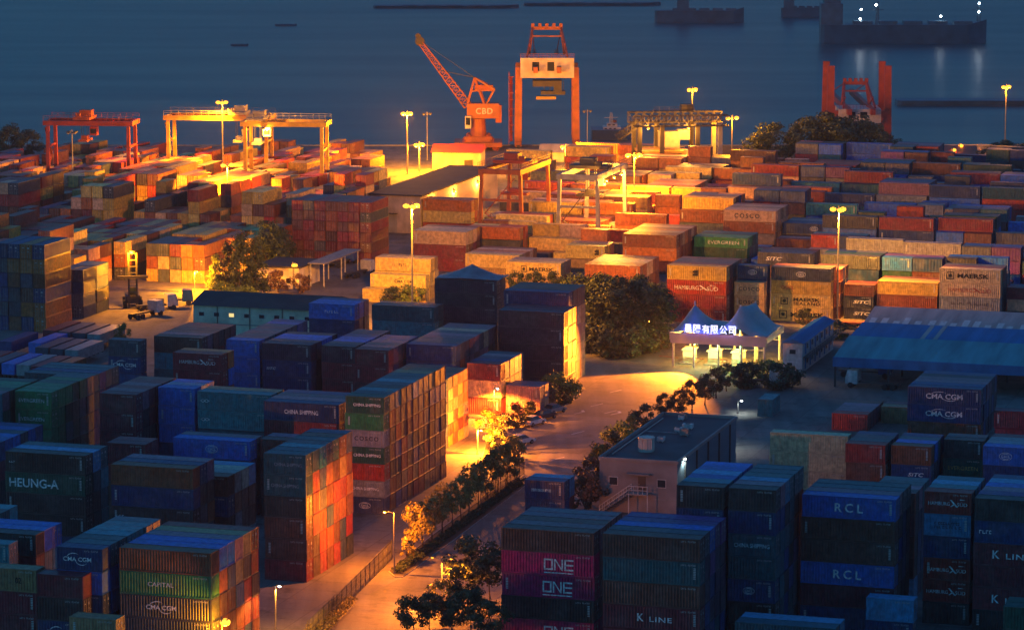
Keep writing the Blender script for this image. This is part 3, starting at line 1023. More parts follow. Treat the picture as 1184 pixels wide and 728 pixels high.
used_labels = {}
for b in NEAR:
    name = CODE[b['code']][0]
    bits = [name]
    if b['text'] and b['text'][0] not in ('BLOB', 'OVAL', 'DIAMOND', 'SMALL', 'BLOCKS', '02'):
        bits.append('lettered')
    elif b['text'] and b['text'][0] in ('OVAL', 'DIAMOND', 'BLOB', 'SMALL'):
        bits.append('emblem')
    bits.append('container')
    if b['T'] > 1:
        bits.append(ORD[b['t']])
    if b['ni'] > 1:
        bits.append(RANK[b['i']].replace('front', 'first') + ' column' + ('' if b['nj'] > 1 else ' of'))
        if b['nj'] > 1:
            bits.append(RANK[b['j']] + ' row of')
    elif b['nj'] > 1:
        bits.append(RANK[b['j']] + ' row of')
    elif b['explicit']:
        bits.append('of')
    lab = ' '.join(bits) + ' ' + b['desc']
    if len(lab.split()) > 16:
        print('LONG', lab)
    if len(lab.split()) > 16:
        lab = lab.replace(' lettered', '').replace(' emblem container', ' container')
    b['label'] = lab
    used_labels[lab] = used_labels.get(lab, 0) + 1
    rotz = YAW
    if b['ori'] == 'E':
        rotz = YAW - math.pi / 2           # the door end looks at the camera
    if b['flip']:
        rotz += math.pi
    o = thing('shipping_container', lab, 'container', xy(b['u'], b['d'], b['z']), rotz, 'containers stacked in the port yard')
    o.scale = (1, 1, b['hh'] / BASEH * .995)
    col = shade(b['code'], b['seed'], True)
    body = link('body', SHAPE[b['L']]['body'], o)
    frame = link('frame', SHAPE[b['L']]['frame'], o)
    body.color = col
    frame.color = (*[x * .9 for x in col[:3]], 1)
    ln = LEN[b['L']]
    if not b['flip']:
        for k in (0, 1):
            dr = link('door', DOOR[k], o)
            dr.location = (ln / 2 - .07, 0, 0)
            dr.color = col
            if b['area'] > 14:
                link('lock_rods', ROD[k], dr)
        if b['area'] > 14:
            q = link('placard', PLAC, o)
            q.location = (ln / 2 - .03, 0, 0)
    s = -1 if not b['flip'] else 1         # the long side that looks at the camera
    if b['ori'] == 'L' and b['area'] > 60 and b['seed'] < .7 and b['j'] == 0:
        q = link('side_placard', PLAC_SIDE, o)
        q.location = (s * (ln / 2 - .62) * (1 if b['seed'] < .25 else -1), s * (CW / 2 + .014), 0)
        if s < 0:
            q.rotation_euler = (0, 0, math.pi)
    if b['ori'] == 'L' and b['area'] > 60 and b['j'] == 0:
        q = link('code_marks', CODE_MARK, o)
        q.location = ((ln / 2 - 1.35) * (1 if s < 0 else -1), s * (CW / 2 + .014), BASEH - .42)
        if s > 0:
            q.rotation_euler = (0, 0, math.pi)
    if b['text']:
        key, ink, fx, fw = b['text']
        q = link('lettering', lettering(key, ln * fw), o)
        q.color = (*INK[ink], 1)
        x = (fx - .5) * ln
        q.location = (x if s < 0 else -x, s * (CW / 2 + .012), BASEH * .5)
        if s > 0:
            q.rotation_euler = (0, 0, math.pi)
for k, n in used_labels.items():
    if n > 1:
        print('SAME', n, k)


# ---- everything past the three hundred: one mass with its own colours
def far_mass():
    vs, fs, cs = [], [], []

    def quad(p, c):
        n = len(vs)
        vs.extend(p)
        fs.append((n, n + 1, n + 2, n + 3))
        cs.append(c)
    for b in REST:
        a2, b2 = (LEN[b['L']] / 2, CW / 2) if b['ori'] == 'L' else (CW / 2, LEN[b['L']] / 2)
        col = shade(b['code'], b['seed'])
        dk = (*[x * .8 for x in col[:3]], 1)
        z0, z1 = b['z'] + .01, b['z'] + b['hh'] * .985
        e = .13

        def side(o, ax, hv, nrm):
            # a framed, slightly sunk panel; o centre, ax half vector along, nrm outward
            zc0, zc1 = z0, z1
            h = ax.length
            an = ax / h
            A = [o - ax, o + ax]
            I = [o - an * (h - e) - nrm * .05, o + an * (h - e) - nrm * .05]
            q = lambda p, z: (p.x, p.y, z)
            quad([q(A[0], zc0), q(A[1], zc0), q(I[1], zc0 + e), q(I[0], zc0 + e)], dk)
            quad([q(A[1], zc0), q(A[1], zc1), q(I[1], zc1 - e), q(I[1], zc0 + e)], dk)
            quad([q(A[1], zc1), q(A[0], zc1), q(I[0], zc1 - e), q(I[1], zc1 - e)], dk)
            quad([q(A[0], zc1), q(A[0], zc0), q(I[0], zc0 + e), q(I[0], zc1 - e)], dk)
            if hv:      # door end: two leaves with a dark joint and four rods
                m = (I[0] + I[1]) / 2
                quad([q(I[0], zc0 + e), q(m - an * .02, zc0 + e), q(m - an * .02, zc1 - e), q(I[0], zc1 - e)], col)
                quad([q(m + an * .02, zc0 + e), q(I[1], zc0 + e), q(I[1], zc1 - e), q(m + an * .02, zc1 - e)], col)
                for k in (-.72, -.3, .3, .72):
                    p = m + an * (k * (h - e)) + nrm * .04
                    quad([q(p - an * .03, zc0 + .1), q(p + an * .03, zc0 + .1), q(p + an * .03, zc1 - .1), q(p - an * .03, zc1 - .1)], (.25, .24, .23, 1))
            else:       # ribs
                n = max(4, int(2 * h / .6))
                for k in range(n):
                    p0 = I[0].lerp(I[1], k / n)
                    p1 = I[0].lerp(I[1], (k + .5) / n) + nrm * .035
                    p2 = I[0].lerp(I[1], (k + 1) / n)
                    quad([q(p0, zc0 + e), q(p1, zc0 + e), q(p1, zc1 - e), q(p0, zc1 - e)], col)
                    quad([q(p1, zc0 + e), q(p2, zc0 + e), q(p2, zc1 - e), q(p1, zc1 - e)], col)
        c = xy(b['u'], b['d'])
        lng = b['ori'] == 'L'
        dr = not b['flip']
        side(c - D * b2, U * a2, (not lng) and dr, -D)
        side(c + U * a2, D * b2, lng and dr, U)
        side(c + D * b2, -U * a2, False, D)
        side(c - U * a2, -D * b2, False, -U)
        k = [c - U * a2 - D * b2, c + U * a2 - D * b2, c + U * a2 + D * b2, c - U * a2 + D * b2]
        quad([(p.x, p.y, z1) for p in k], col)
        quad([(p.x, p.y, z0) for p in k][::-1], dk)
    me = bpy.data.meshes.new('stacked_containers')
    me.from_pydata(vs, [], fs)
    at = me.color_attributes.new('Col', 'FLOAT_COLOR', 'CORNER')
    arr = np.repeat(np.array(cs, dtype=np.float32), 4, axis=0).ravel()
    at.data.foreach_set('color', arr)
    me.materials.append(M['paint_far'])
    o = link('stacked_containers', me)
    tag(o, 'mass of many smaller stacked containers filling the far yards and gaps', 'containers', None, 'stuff')


far_mass()
print('BOXES', len(BOX), 'near', len(NEAR), 'smallest', NEAR[-1]['area'])
# ------------------------------------------------------------------ ground, road, water
QUAY = P(592, 169)[1]         # the quay edge runs square to the view


def ground_material(name, base, light, scale=0.05, rough=0.85, joint=(5.0, 5.0)):
    m = bpy.data.materials.new(name)
    nt, N, Lk, b = nodes_of(m)
    geo = N.new('ShaderNodeNewGeometry')
    a = N.new('ShaderNodeTexNoise')
    a.inputs['Scale'].default_value = scale
    a.inputs['Detail'].default_value = 8
    Lk.new(geo.outputs['Position'], a.inputs['Vector'])
    # wheel-worn streaks along the lanes
    mp = N.new('ShaderNodeMapping')
    mp.inputs['Rotation'].default_value = (0, 0, PHI)
    mp.inputs['Scale'].default_value = (.55, .03, 1)
    Lk.new(geo.outputs['Position'], mp.inputs['Vector'])
    s = N.new('ShaderNodeTexNoise')
    s.inputs['Scale'].default_value = 1.0
    s.inputs['Detail'].default_value = 6
    Lk.new(mp.outputs['Vector'], s.inputs['Vector'])
    g = N.new('ShaderNodeTexNoise')
    g.inputs['Scale'].default_value = 3.0
    g.inputs['Detail'].default_value = 8
    Lk.new(geo.outputs['Position'], g.inputs['Vector'])
    ad = N.new('ShaderNodeMath')
    ad.operation = 'ADD'
    Lk.new(a.outputs['Fac'], ad.inputs[0])
    Lk.new(s.outputs['Fac'], ad.inputs[1])
    a2 = N.new('ShaderNodeMath')
    a2.operation = 'MULTIPLY_ADD'
    a2.inputs[1].default_value = .5
    Lk.new(g.outputs['Fac'], a2.inputs[0])
    Lk.new(ad.outputs[0], a2.inputs[2])
    rp = N.new('ShaderNodeMapRange')
    rp.inputs['From Min'].default_value = .95
    rp.inputs['From Max'].default_value = 1.55
    Lk.new(a2.outputs[0], rp.inputs['Value'])
    # cast slabs with tarred joints, or the seams of the paving lanes
    bk = N.new('ShaderNodeTexBrick')
    m3 = N.new('ShaderNodeMapping')
    m3.inputs['Rotation'].default_value = (0, 0, PHI)
    Lk.new(geo.outputs['Position'], m3.inputs['Vector'])
    Lk.new(m3.outputs['Vector'], bk.inputs['Vector'])
    bk.offset = 0
    bk.inputs['Color1'].default_value = (.82, .82, .82, 1)
    bk.inputs['Color2'].default_value = (1.1, 1.1, 1.1, 1)
    bk.inputs['Mortar'].default_value = (.45, .45, .45, 1)
    bk.inputs['Scale'].default_value = 1
    bk.inputs['Mortar Size'].default_value = .05
    bk.inputs['Brick Width'].default_value = joint[0]
    bk.inputs['Row Height'].default_value = joint[1]
    # oil and tyre stains
    st = N.new('ShaderNodeTexNoise')
    st.inputs['Scale'].default_value = .22
    st.inputs['Detail'].default_value = 9
    st.inputs['Roughness'].default_value = .7
    Lk.new(geo.outputs['Position'], st.inputs['Vector'])
    sr = N.new('ShaderNodeMapRange')
    sr.inputs['From Min'].default_value = .52
    sr.inputs['From Max'].default_value = .68
    sr.inputs['To Min'].default_value = 1
    sr.inputs['To Max'].default_value = .36
    Lk.new(st.outputs['Fac'], sr.inputs['Value'])
    mk = N.new('ShaderNodeMixRGB')
    mk.blend_type = 'MULTIPLY'
    mk.inputs['Fac'].default_value = 1
    Lk.new(bk.outputs['Color'], mk.inputs['Color1'])
    Lk.new(sr.outputs['Result'], mk.inputs['Color2'])
    fin = N.new('ShaderNodeMixRGB')
    fin.blend_type = 'MULTIPLY'
    fin.inputs['Fac'].default_value = 1
    mx = N.new('ShaderNodeMixRGB')
    mx.inputs['Color1'].default_value = (*base, 1)
    mx.inputs['Color2'].default_value = (*light, 1)
    Lk.new(rp.outputs['Result'], mx.inputs['Fac'])
    Lk.new(mx.outputs['Color'], fin.inputs['Color1'])
    Lk.new(mk.outputs['Color'], fin.inputs['Color2'])
    Lk.new(fin.outputs['Color'], b.inputs['Base Color'])
    b.inputs['Roughness'].default_value = rough
    bp = N.new('ShaderNodeBump')
    bp.inputs['Strength'].default_value = .25
    bp.inputs['Distance'].default_value = .04
    Lk.new(g.outputs['Fac'], bp.inputs['Height'])
    Lk.new(bp.outputs['Normal'], b.inputs['Normal'])
    return m


M['yard'] = ground_material('yard_concrete', (0.11, 0.10, 0.092), (0.21, 0.19, 0.17))
M['asphalt'] = ground_material('road_asphalt', (0.085, 0.08, 0.076), (0.20, 0.18, 0.16), .09, .75, (60.0, 3.75))
M['kerb'] = mat('kerb_stone', (0.30, 0.28, 0.25), .8)
M['soil'] = mat('planting_soil', (0.06, 0.05, 0.035), .95, scale=.8)
M['line'] = mat('road_paint', (0.70, 0.68, 0.62), .7, dirt=.45, scale=.7)

g = MB().add([(-900, 100, 0), (900, 100, 0), (900, QUAY, 0), (-900, QUAY, 0)], [(0, 1, 2, 3)]).build('ground', M['yard'])
tag(g, 'concrete yard ground stained by traffic', 'ground', kind='structure')
q = MB().box(-900, 900, QUAY, QUAY + 1.2, -6, .35).build('quay_edge', M['kerb'])
tag(q, 'long concrete quay edge along the water', 'quay', kind='structure')


def sheet(name, pix, material, z, label, cat='road'):
    pts = [P(x, y) for x, y in pix]
    o = MB().add([(p.x, p.y, z) for p in pts], [tuple(range(len(pts)))]).build(name, material)
    return tag(o, label, cat, kind='structure')


sheet('road', [(340, 760), (420, 690), (462, 668), (520, 628), (606, 563), (622, 528), (668, 470), (694, 445), (718, 412), (770, 375),
               (800, 378), (780, 430), (738, 470), (700, 520), (680, 585), (640, 640), (560, 700), (520, 760)], M['asphalt'], .004,
      'wide asphalt road curving between the container blocks to the gate')


def raised(name, pix, label, h=.13, w=.28):
    """a planted traffic island: kerb ring and soil bed"""
    pts = [P(x, y) for x, y in pix]
    c = sum(pts, Vector()) / len(pts)
    o = MB()
    n = len(pts)
    inner = [p + (c - p).normalized() * w for p in pts]
    vs = [(p.x, p.y, 0) for p in pts] + [(p.x, p.y, h) for p in pts] + [(p.x, p.y, h) for p in inner] + [(p.x, p.y, 0) for p in inner]
    fs = []
    for k in range(n):
        k2 = (k + 1) % n
        for a in (0, 1, 2):
            fs.append((a * n + k, a * n + k2, (a + 1) * n + k2, (a + 1) * n + k))
    o.add(vs, fs)
    k = o.build(name, M['kerb'])
    tag(k, label, 'kerb', kind='structure')
    s = MB().add([(p.x, p.y, h - .04) for p in inner], [tuple(range(n))]).build('planting_bed', M['soil'])
    tag(s, 'soil bed inside ' + label, 'ground', kind='structure')


raised('kerb', [(449, 661), (456, 667), (466, 667), (530, 621), (608, 561), (600, 551), (560, 575), (500, 618)], 'stone kerb ring of the long tree-planted median')
raised('kerb', [(556, 533), (596, 533), (612, 508), (566, 500)], 'stone kerb ring of the small yellow-tree island')
raised('kerb', [(618, 474), (640, 479), (664, 462), (662, 452), (640, 455)], 'stone kerb ring under the bright green bush')
raised('kerb', [(350, 742), (366, 742), (408, 700), (396, 692)], 'stone kerb ring of the lowest planting strip')
# worn lane marks
ln_ = MB()


def mark(px, py, L=3.0, w=.22, ang=0.0):
    c = P(px, py)
    a = Vector((math.cos(ang) * D.x - math.sin(ang) * D.y, math.sin(ang) * D.x + math.cos(ang) * D.y, 0))
    s = Vector((a.y, -a.x, 0))
    pts = [c - a * L / 2 - s * w / 2, c - a * L / 2 + s * w / 2, c + a * L / 2 + s * w / 2, c + a * L / 2 - s * w / 2]
    ln_.add([(p.x, p.y, .009) for p in pts], [(0, 1, 2, 3)])


for x, y in ((706, 476), (668, 500), (645, 530), (712, 452), (740, 430), (690, 468), (560, 640), (520, 672), (480, 705), (600, 605)):
    mark(x, y, 3.4, .2, -.35)
for x, y in ((712, 478), (670, 477)):
    mark(x, y, 2.6, .22, -.45)
    mark(x + 4, y - 2, 1.2, .5, .5)
tag(ln_.build('road_markings', M['line']), 'worn white lane dashes and arrows on the road', 'road marking', kind='structure')


def water_material():
    m = bpy.data.materials.new('river_water')
    nt, N, Lk, b = nodes_of(m)
    geo = N.new('ShaderNodeNewGeometry')
    b.inputs['Base Color'].default_value = (0.006, 0.085, 0.105, 1)
    b.inputs['IOR'].default_value = 1.33
    mp = N.new('ShaderNodeMapping')
    mp.inputs['Scale'].default_value = (.006, .03, 1)
    Lk.new(geo.outputs['Position'], mp.inputs['Vector'])
    n1 = N.new('ShaderNodeTexNoise')
    n1.inputs['Scale'].default_value = 1
    n1.inputs['Detail'].default_value = 6
    Lk.new(mp.outputs['Vector'], n1.inputs['Vector'])
    mr = N.new('ShaderNodeMapRange')
    mr.inputs['From Min'].default_value = .35
    mr.inputs['From Max'].default_value = .65
    mr.inputs['To Min'].default_value = .3
    mr.inputs['To Max'].default_value = .36
    Lk.new(n1.outputs['Fac'], mr.inputs['Value'])
    Lk.new(mr.outputs['Result'], b.inputs['Roughness'])
    w = N.new('ShaderNodeTexNoise')
    w.inputs['Scale'].default_value = .22
    w.inputs['Detail'].default_value = 4
    Lk.new(geo.outputs['Position'], w.inputs['Vector'])
    bp = N.new('ShaderNodeBump')
    bp.inputs['Strength'].default_value = .2
    bp.inputs['Distance'].default_value = .25
    Lk.new(w.outputs['Fac'], bp.inputs['Height'])
    Lk.new(bp.outputs['Normal'], b.inputs['Normal'])
    return m


M['water'] = water_material()
w = MB().add([(-1300, QUAY + 1.2, -4), (1300, QUAY + 1.2, -4), (1300, 3200, -4), (-1300, 3200, -4)], [(0, 1, 2, 3)]).build('water', M['water'])
tag(w, 'dark blue river water behind the port', 'water', kind='structure')

# ------------------------------------------------------------------ sky and dusk light
wd = bpy.data.worlds.new('World')
sc.world = wd
wd.use_nodes = True
nt = wd.node_tree
bg = nt.nodes['Background']
sky = nt.nodes.new('ShaderNodeTexSky')
sky.sky_type = 'NISHITA'
sky.sun_disc = False
sky.sun_elevation = R(SUNEL)
sky.sun_rotation = R(SUNROT)
sky.altitude = 0
sky.air_density = 1.0
sky.dust_density = 0.2
sky.ozone_density = 6.0
tint = nt.nodes.new('ShaderNodeMixRGB')       # the cold blue-hour cast of the sky
tint.blend_type = 'MULTIPLY'
tint.inputs['Fac'].default_value = 1
tint.inputs['Color2'].default_value = (*TINT, 1)
nt.links.new(sky.outputs['Color'], tint.inputs['Color1'])
nt.links.new(tint.outputs['Color'], bg.inputs['Color'])
bg.inputs['Strength'].default_value = SKY
sc.view_settings.view_transform = 'Standard'
sc.view_settings.look = 'None'
sc.view_settings.gamma = 1
sc.view_settings.exposure = EXPO
sc.cycles.use_denoising = True
sc.cycles.max_bounces = 5
sc.cycles.diffuse_bounces = 3
sc.cycles.sample_clamp_indirect = 4.0
# ------------------------------------------------------------------ lamps
M['mast'] = mat('mast_steel', (0.30, 0.29, 0.27), .5, .5)
M['mast_dark'] = mat('mast_dark', (0.06, 0.06, 0.06), .5, .3)
SOD = (1.0, 0.32, 0.006)
ROADC = (1.0, 0.235, 0.012)
SODW = (1.0, 0.36, 0.035)
WHITE = (0.85, 1.0, 0.95)
M['sodium'] = emit('sodium_lens', (1.0, 0.40, 0.03), .14)
M['coolwhite'] = emit('white_lens', (0.9, 1.0, 0.92), 1.6)
M['greenlens'] = emit('green_lens', (0.15, 1.0, 0.25), 1.2)
M['unlit'] = mat('unlit_lens', (0.35, 0.34, 0.32), .2)


def point(loc, power, col, r=.35, parent=None, aim=None):
    l = bpy.data.lights.new('lamp_light', 'SPOT' if aim else 'POINT')
    l.energy = power
    l.color = col
    l.shadow_soft_size = r
    if aim:
        l.spot_size = R(150)
        l.spot_blend = .35
    o = bpy.data.objects.new('lamp_light', l)
    COL.objects.link(o)
    if parent:
        o.parent = parent
    o.location = loc
    if aim:      # floodlight heads tilt out of their frame
        o.rotation_euler = Vector(aim).to_track_quat('-Z', 'Y').to_euler()
    return o


def mast(px, base, head, label, power=0, col=SOD, heads=3, lens='sodium', arm=1.1, r=.22, steel='mast', aim=None):
    g = P(px, base)
    h = z_at(g, head)
    o = thing('floodlight_mast', label, 'light mast', g, YAW, 'light masts over the yard')
    MB().tube((0, 0, 0), (0, 0, h), r, r * .5, 10).build('pole', M[steel], o)
    MB().tube((0, 0, 0), (0, 0, .25), r * 2, r * 2, 12).build('base_plate', M[steel], o)
    br = MB()
    rad = arm
    for k in range(heads):
        a = 2 * math.pi * k / heads + 1.0
        br.bar((0, 0, h - .3), (rad * math.cos(a), rad * math.sin(a), h - .15), .12)
    br.tube((0, 0, h - .5), (0, 0, h + .4), r * .9, r * .6, 8)
    br.build('head_frame', M[steel], o)
    for k in range(heads):
        a = 2 * math.pi * k / heads + 1.0
        x, y = rad * math.cos(a), rad * math.sin(a)
        f = MB().cbox((x, y, h - .12), (.75, .6, .3)).build('floodlight', M['mast_dark'], o)
        MB().sphere((x, y, h - .36), .62 if power else .28, 12, 8, .7).build('lens', M[lens] if power else M['unlit'], f)  # burning lens drawn oversized, its orange ball standing in for glow
    if power:
        for k in range(heads):
            a = 2 * math.pi * k / heads + 1.0
            point((rad * math.cos(a), rad * math.sin(a), h - 1.22), power / heads, col, .25, o, aim)
    return o


def street(px, base, head, label, power=0, col=SOD, arms=1, lens='sodium', arm=1.0, r=.09, name='street_lamp', rot=0.0, down=True):
    g = P(px, base)
    h = z_at(g, head)
    o = thing(name, label, 'street lamp', g, YAW + rot, 'street lamps along the road')
    MB().tube((0, 0, 0), (0, 0, h), r * 1.3, r * .8, 8).build('pole', M['mast'], o)
    MB().tube((0, 0, 0), (0, 0, .3), r * 2.4, r * 2.2, 10).build('base_plate', M['mast'], o)
    for k in range(arms):
        s = 1 if k == 0 else -1
        a = MB().bar((0, 0, h - .1), (s * arm, 0, h + .12), .08).build('arm', M['mast'], o)
        f = MB().cbox((s * (arm + .3), 0, h + .14), (.8, .3, .16)).build('lamp_head', M['mast_dark'], o)
        MB().sphere((s * (arm + .3), 0, h + .03), .20, 8, 6, .6).build('lens', M[lens] if power else M['unlit'], f)
        if power:
            point((s * (arm + .3), 0, h - .22), power / arms, col, .12, o, (0, 0, -1) if down else None)
    return o


KW = 88.0
mast(258, 208, 117, 'tall mast with the brightest starry lamp over the twin yellow gantries', 120 * KW, SOD, 3, aim=(-.25, -.5, -1.0))
mast(264, 276, 189, 'mast standing in front of the twin yellow gantries, one lamp burning', 130 * KW, SOD, 2, aim=(-.25, 1.0, -.8))
mast(471, 202, 130, 'lit mast just short of the slewing crane jib', 60 * KW, SOD, 3)
mast(485, 200, 166, 'short bright mast at the foot of the slewing crane', 45 * KW, SOD, 2)
mast(654, 200, 168, 'short bright mast at the foot of the ship-to-shore crane', 42 * KW, SOD, 2)
mast(733, 258, 178, 'mast with three clustered lamps beside the dark lattice crane', 48 * KW, SOD, 3, arm=1.6)
mast(800, 190, 102, 'tallest slim mast behind the dark lattice crane', 12 * KW, SOD, 2)
mast(846, 207, 135, 'twin-lamp mast left of the lone dark tree', 12 * KW, SOD, 2, arm=1.5)
mast(1162, 172, 99, 'lone mast on the quay near the moored dark ship', 14 * KW, SOD, 2)
mast(1101, 198, 172, 'short lamp beside the lit quay hut', 14 * KW, SOD, 1, arm=.5)
mast(1109, 196, 167, 'slightly taller lamp beside the lit quay hut', 14 * KW, SOD, 1, arm=.5)
mast(968, 370, 240, 'tall mast rising beside the rail flatcars', 62 * KW, SODW, 3, aim=(.15, .8, -1.0))
mast(477, 398, 236, 'tall mast in front of the flat-roofed store', 175 * KW, SOD, 3, aim=(.3, 1.0, -.62))
mast(339, 334, 305, 'low glaring lamp on a short pole by the low roadside building', 75 * KW, SOD, 1, arm=.4, r=.12)
mast(85, 247, 152, 'pale unlit mast before the red gantry', 0, SOD, 4)
mast(281, 250, 128, 'thin unlit mast behind the slewing crane', 0) if False else None
mast(494, 185, 131, 'thin bare mast beside the slewing crane', 0, SOD, 2, r=.12)
mast(679, 178, 128, 'thin bare mast beside the ship-to-shore crane', 0, SOD, 2, r=.12)
mast(311, 200, 152, 'thin unlit mast behind the front yellow gantry', 0, SOD, 2, r=.12)
mast(257, 778, 716, 'low lamp flaring at the foot of the green-tier stack', 3.5 * KW, SOD, 1, arm=.5, r=.12)
street(456, 663, 592, 'sodium street lamp at the tip of the tree-planted median', 12 * KW, ROADC, 1, rot=math.pi, down=False)
street(571, 484, 449, 'white street lamp by the small beige-ended stack', 26 * KW, ROADC, 1, 'coolwhite', .3)
street(319, 745, 677, 'slim white lamp post on the open apron', 5 * KW, SODW, 1, 'coolwhite', .25)
street(511, 712, 645, 'double-armed street lamp among the roadside trees', 19 * KW, ROADC, 2, arm=.9)
street(552, 525, 497, 'short pale lamp post under the yellow island trees', 32 * KW, ROADC, 1, arm=.3, down=False)
street(747, 392, 369, 'small yellow lamp standing before the dark trees', 1.2 * KW, SODW, 1, 'sodium', .3)
street(820, 520, 488, 'cool-white lamp behind the flat-roofed building', .9 * KW, WHITE, 1, 'coolwhite', .3)
street(787, 590, 530, 'cool-white lamp at the corner of the pink-walled building', .35 * KW, WHITE, 1, 'coolwhite', .3)
street(853, 478, 463, 'small cool-white lamp by the yard barrier', .25 * KW, WHITE, 1, 'coolwhite', .3)
street(225, 338, 314, 'small bright lamp post beside the yellow trio of boxes', 26 * KW, SOD, 1, 'sodium', .3, down=False)
# ------------------------------------------------------------------ cranes
M['crane_yellow'] = mat('crane_yellow', (0.46, 0.27, 0.05), .5, scale=.6)
M['crane_red'] = mat('crane_red', (0.32, 0.045, 0.028), .5, scale=.6)
M['crane_orange'] = mat('crane_orange', (0.36, 0.085, 0.03), .5, scale=.6)
M['crane_grey'] = mat('crane_grey', (0.34, 0.33, 0.30), .5, scale=.6)
M['crane_dark'] = mat('crane_dark', (0.05, 0.045, 0.045), .6, scale=.6)
M['crane_cream'] = mat('crane_cream', (0.58, 0.50, 0.42), .55, scale=.5)
M['rubber'] = mat('rubber', (0.02, 0.02, 0.02), .8)
M['cable'] = mat('wire_rope', (0.04, 0.04, 0.04), .6)
M['glass'] = mat('dark_glass', (0.02, 0.03, 0.04), .08)


def lattice(mb, p, q, w, n, r=.12, w2=None):
    """a four-chord lattice girder from p to q"""
    w2 = w2 or w
    p, q, s, t = mb._frame(p, q)
    c = [(-1, -1), (1, -1), (1, 1), (-1, 1)]
    at = lambda k, i: p.lerp(q, k / n) + (s * c[i][0] + t * c[i][1]) * ((w + (w2 - w) * k / n) / 2)
    for i in range(4):
        mb.bar(at(0, i), at(n, i), r)
    for k in range(n):
        for i in range(4):
            mb.bar(at(k, i), at(k + 1, (i + 1) % 4), r * .6)
            mb.bar(at(k, i), at(k, (i + 1) % 4), r * .6)


def rail(mb, p, q, n, h=1.1, r=.07):
    p, q = Vector(p), Vector(q)
    up = Vector((0, 0, h))
    mb.bar(p + up, q + up, r)
    mb.bar(p + up * .5, q + up * .5, r)
    for k in range(n + 1):
        a = p.lerp(q, k / n)
        mb.bar(a, a + up, r)


def gantry(label, c, rotz, span, base, height, steel, house='crane_cream', tx=.3, drop=6.0, lamps=0, mid='crane_grey', truss=False, group='yard gantry cranes'):
    """rubber-tyred yard gantry: local x is the span"""
    o = thing('gantry_crane', label, 'gantry crane', (c.x, c.y, 0), rotz, group)
    s2, b2, z0, z1 = span / 2, base / 2, 1.6, height
    for sx in (-1, 1):
        x = sx * s2
        MB().cbox((x, 0, z0), (.9, base + 2.4, 1.0)).build('sill_beam', M[steel], o)
        for sy in (-1, 1):
            MB().bar((x, sy * b2, z0 + .5), (x, sy * b2 * .92, z1 - .7), .85, .9, .65, .8).build('leg', M[steel], o)
            w = MB()
            for dy in (-.9, .9):
                w.tube((x - .35, sy * b2 + dy, .75), (x + .35, sy * b2 + dy, .75), .75, n=14)
            w.build('wheel_pair', M['rubber'], o)
        k = MB()
        k.bar((x, -b2 * .95, z1 * .62), (x, b2 * .95, z1 * .62), .5)
        k.build('cross_beam', M[steel], o)
    for sy in (-1, 1):
        y = sy * b2 * .92
        gb = MB()
        if truss:
            lattice(gb, (-s2 - 1, y, z1), (s2 + 1, y, z1), 1.5, 12, .16)
        else:
            gb.cbox((0, y, z1), (span + 2.4, .8, 1.15))
        gb.build('girder', M[steel], o)
        rl = MB()
        rail(rl, (-s2 - 1, y - sy * -.6, z1 + .75), (s2 + 1, y - sy * -.6, z1 + .75), 14)
        rl.build('handrail', M[mid], o)
    for sx in (-1, 1):
        MB().cbox((sx * (s2 + .7), 0, z1), (.7, base * .92, 1.1)).build('end_tie', M[steel], o)
    x = -s2 + span * tx
    t = MB()
    t.cbox((x, 0, z1 + 1.15), (4.2, base * .95, .7))
    t.cbox((x + .3, .6, z1 + 2.2), (3.0, 3.2, 1.6))
    t.cbox((x - 1.2, -2.0, z1 + 1.9), (1.2, 1.4, .9))
    tr = t.build('trolley', M[mid], o)
    rl = MB()
    rail(rl, (x - 2.1, -base * .47, z1 + 1.5), (x + 2.1, -base * .47, z1 + 1.5), 5)
    rl.build('trolley_rail', M[mid], tr)
    cb = MB().cbox((x + 2.6, -b2 * .3, z1 - 2.1), (1.8, 2.0, 2.2)).build('operator_cab', M[house], o)
    MB().cbox((x + 2.6, -b2 * .3 - 1.01, z1 - 2.1), (1.5, .04, 1.2)).build('window', M['glass'], cb)
    sp = MB()
    sp.cbox((x, 0, z1 - drop), (2.3, 6.0, .5))
    sp.cbox((x, 0, z1 - drop + .7), (1.6, 2.2, .8))
    sp_ = sp.build('spreader', M[mid], o)
    rp = MB()
    for ax in (-.7, .7):
        for ay in (-1, 1):
            rp.bar((x + ax, ay, z1 - drop + 1), (x + ax, ay, z1 + .8), .09)
    rp.build('hoist_rope', M['cable'], sp_)
    MB().cbox((s2 + .1, 0, z0 + 1.9), (1.7, base * .55, 2.3)).build('power_house', M[house], o)
    st = MB()
    st.bar((-s2 - .8, -b2, z0), (-s2 - .8, b2 * .7, z1 * .45), .55, .12)
    st.bar((-s2 - .8, b2 * .7, z1 * .45), (-s2 - .8, -b2 * .7, z1 * .92), .55, .12)
    rail(st, (-s2 - 1.1, -b2, z0), (-s2 - 1.1, b2 * .7, z1 * .45), 6, 1.0)
    st.build('stairs', M[mid], o)
    for k in range(lamps):
        xx = -s2 * .5 + s2 * 1.1 * k / max(1, lamps - 1)
        f = MB().cbox((xx, -b2 - .2, z1 - .95), (.6, .5, .35)).build('floodlight', M['crane_dark'], o)
        MB().sphere((xx, -b2 - .2, z1 - 1.2), .33, 8, 6, .7).build('lens', M['sodium'], f)
        point((xx, -b2 - .2, z1 - 1.7), 10 * KW, SODW, .25, o)
    return o


def mid_px(x0, x1, y, z=0.0):
    return (P(x0, y, z) + P(x1, y, z)) / 2


def span_px(x0, x1, y):
    return (P(x1, y) - P(x0, y)).length


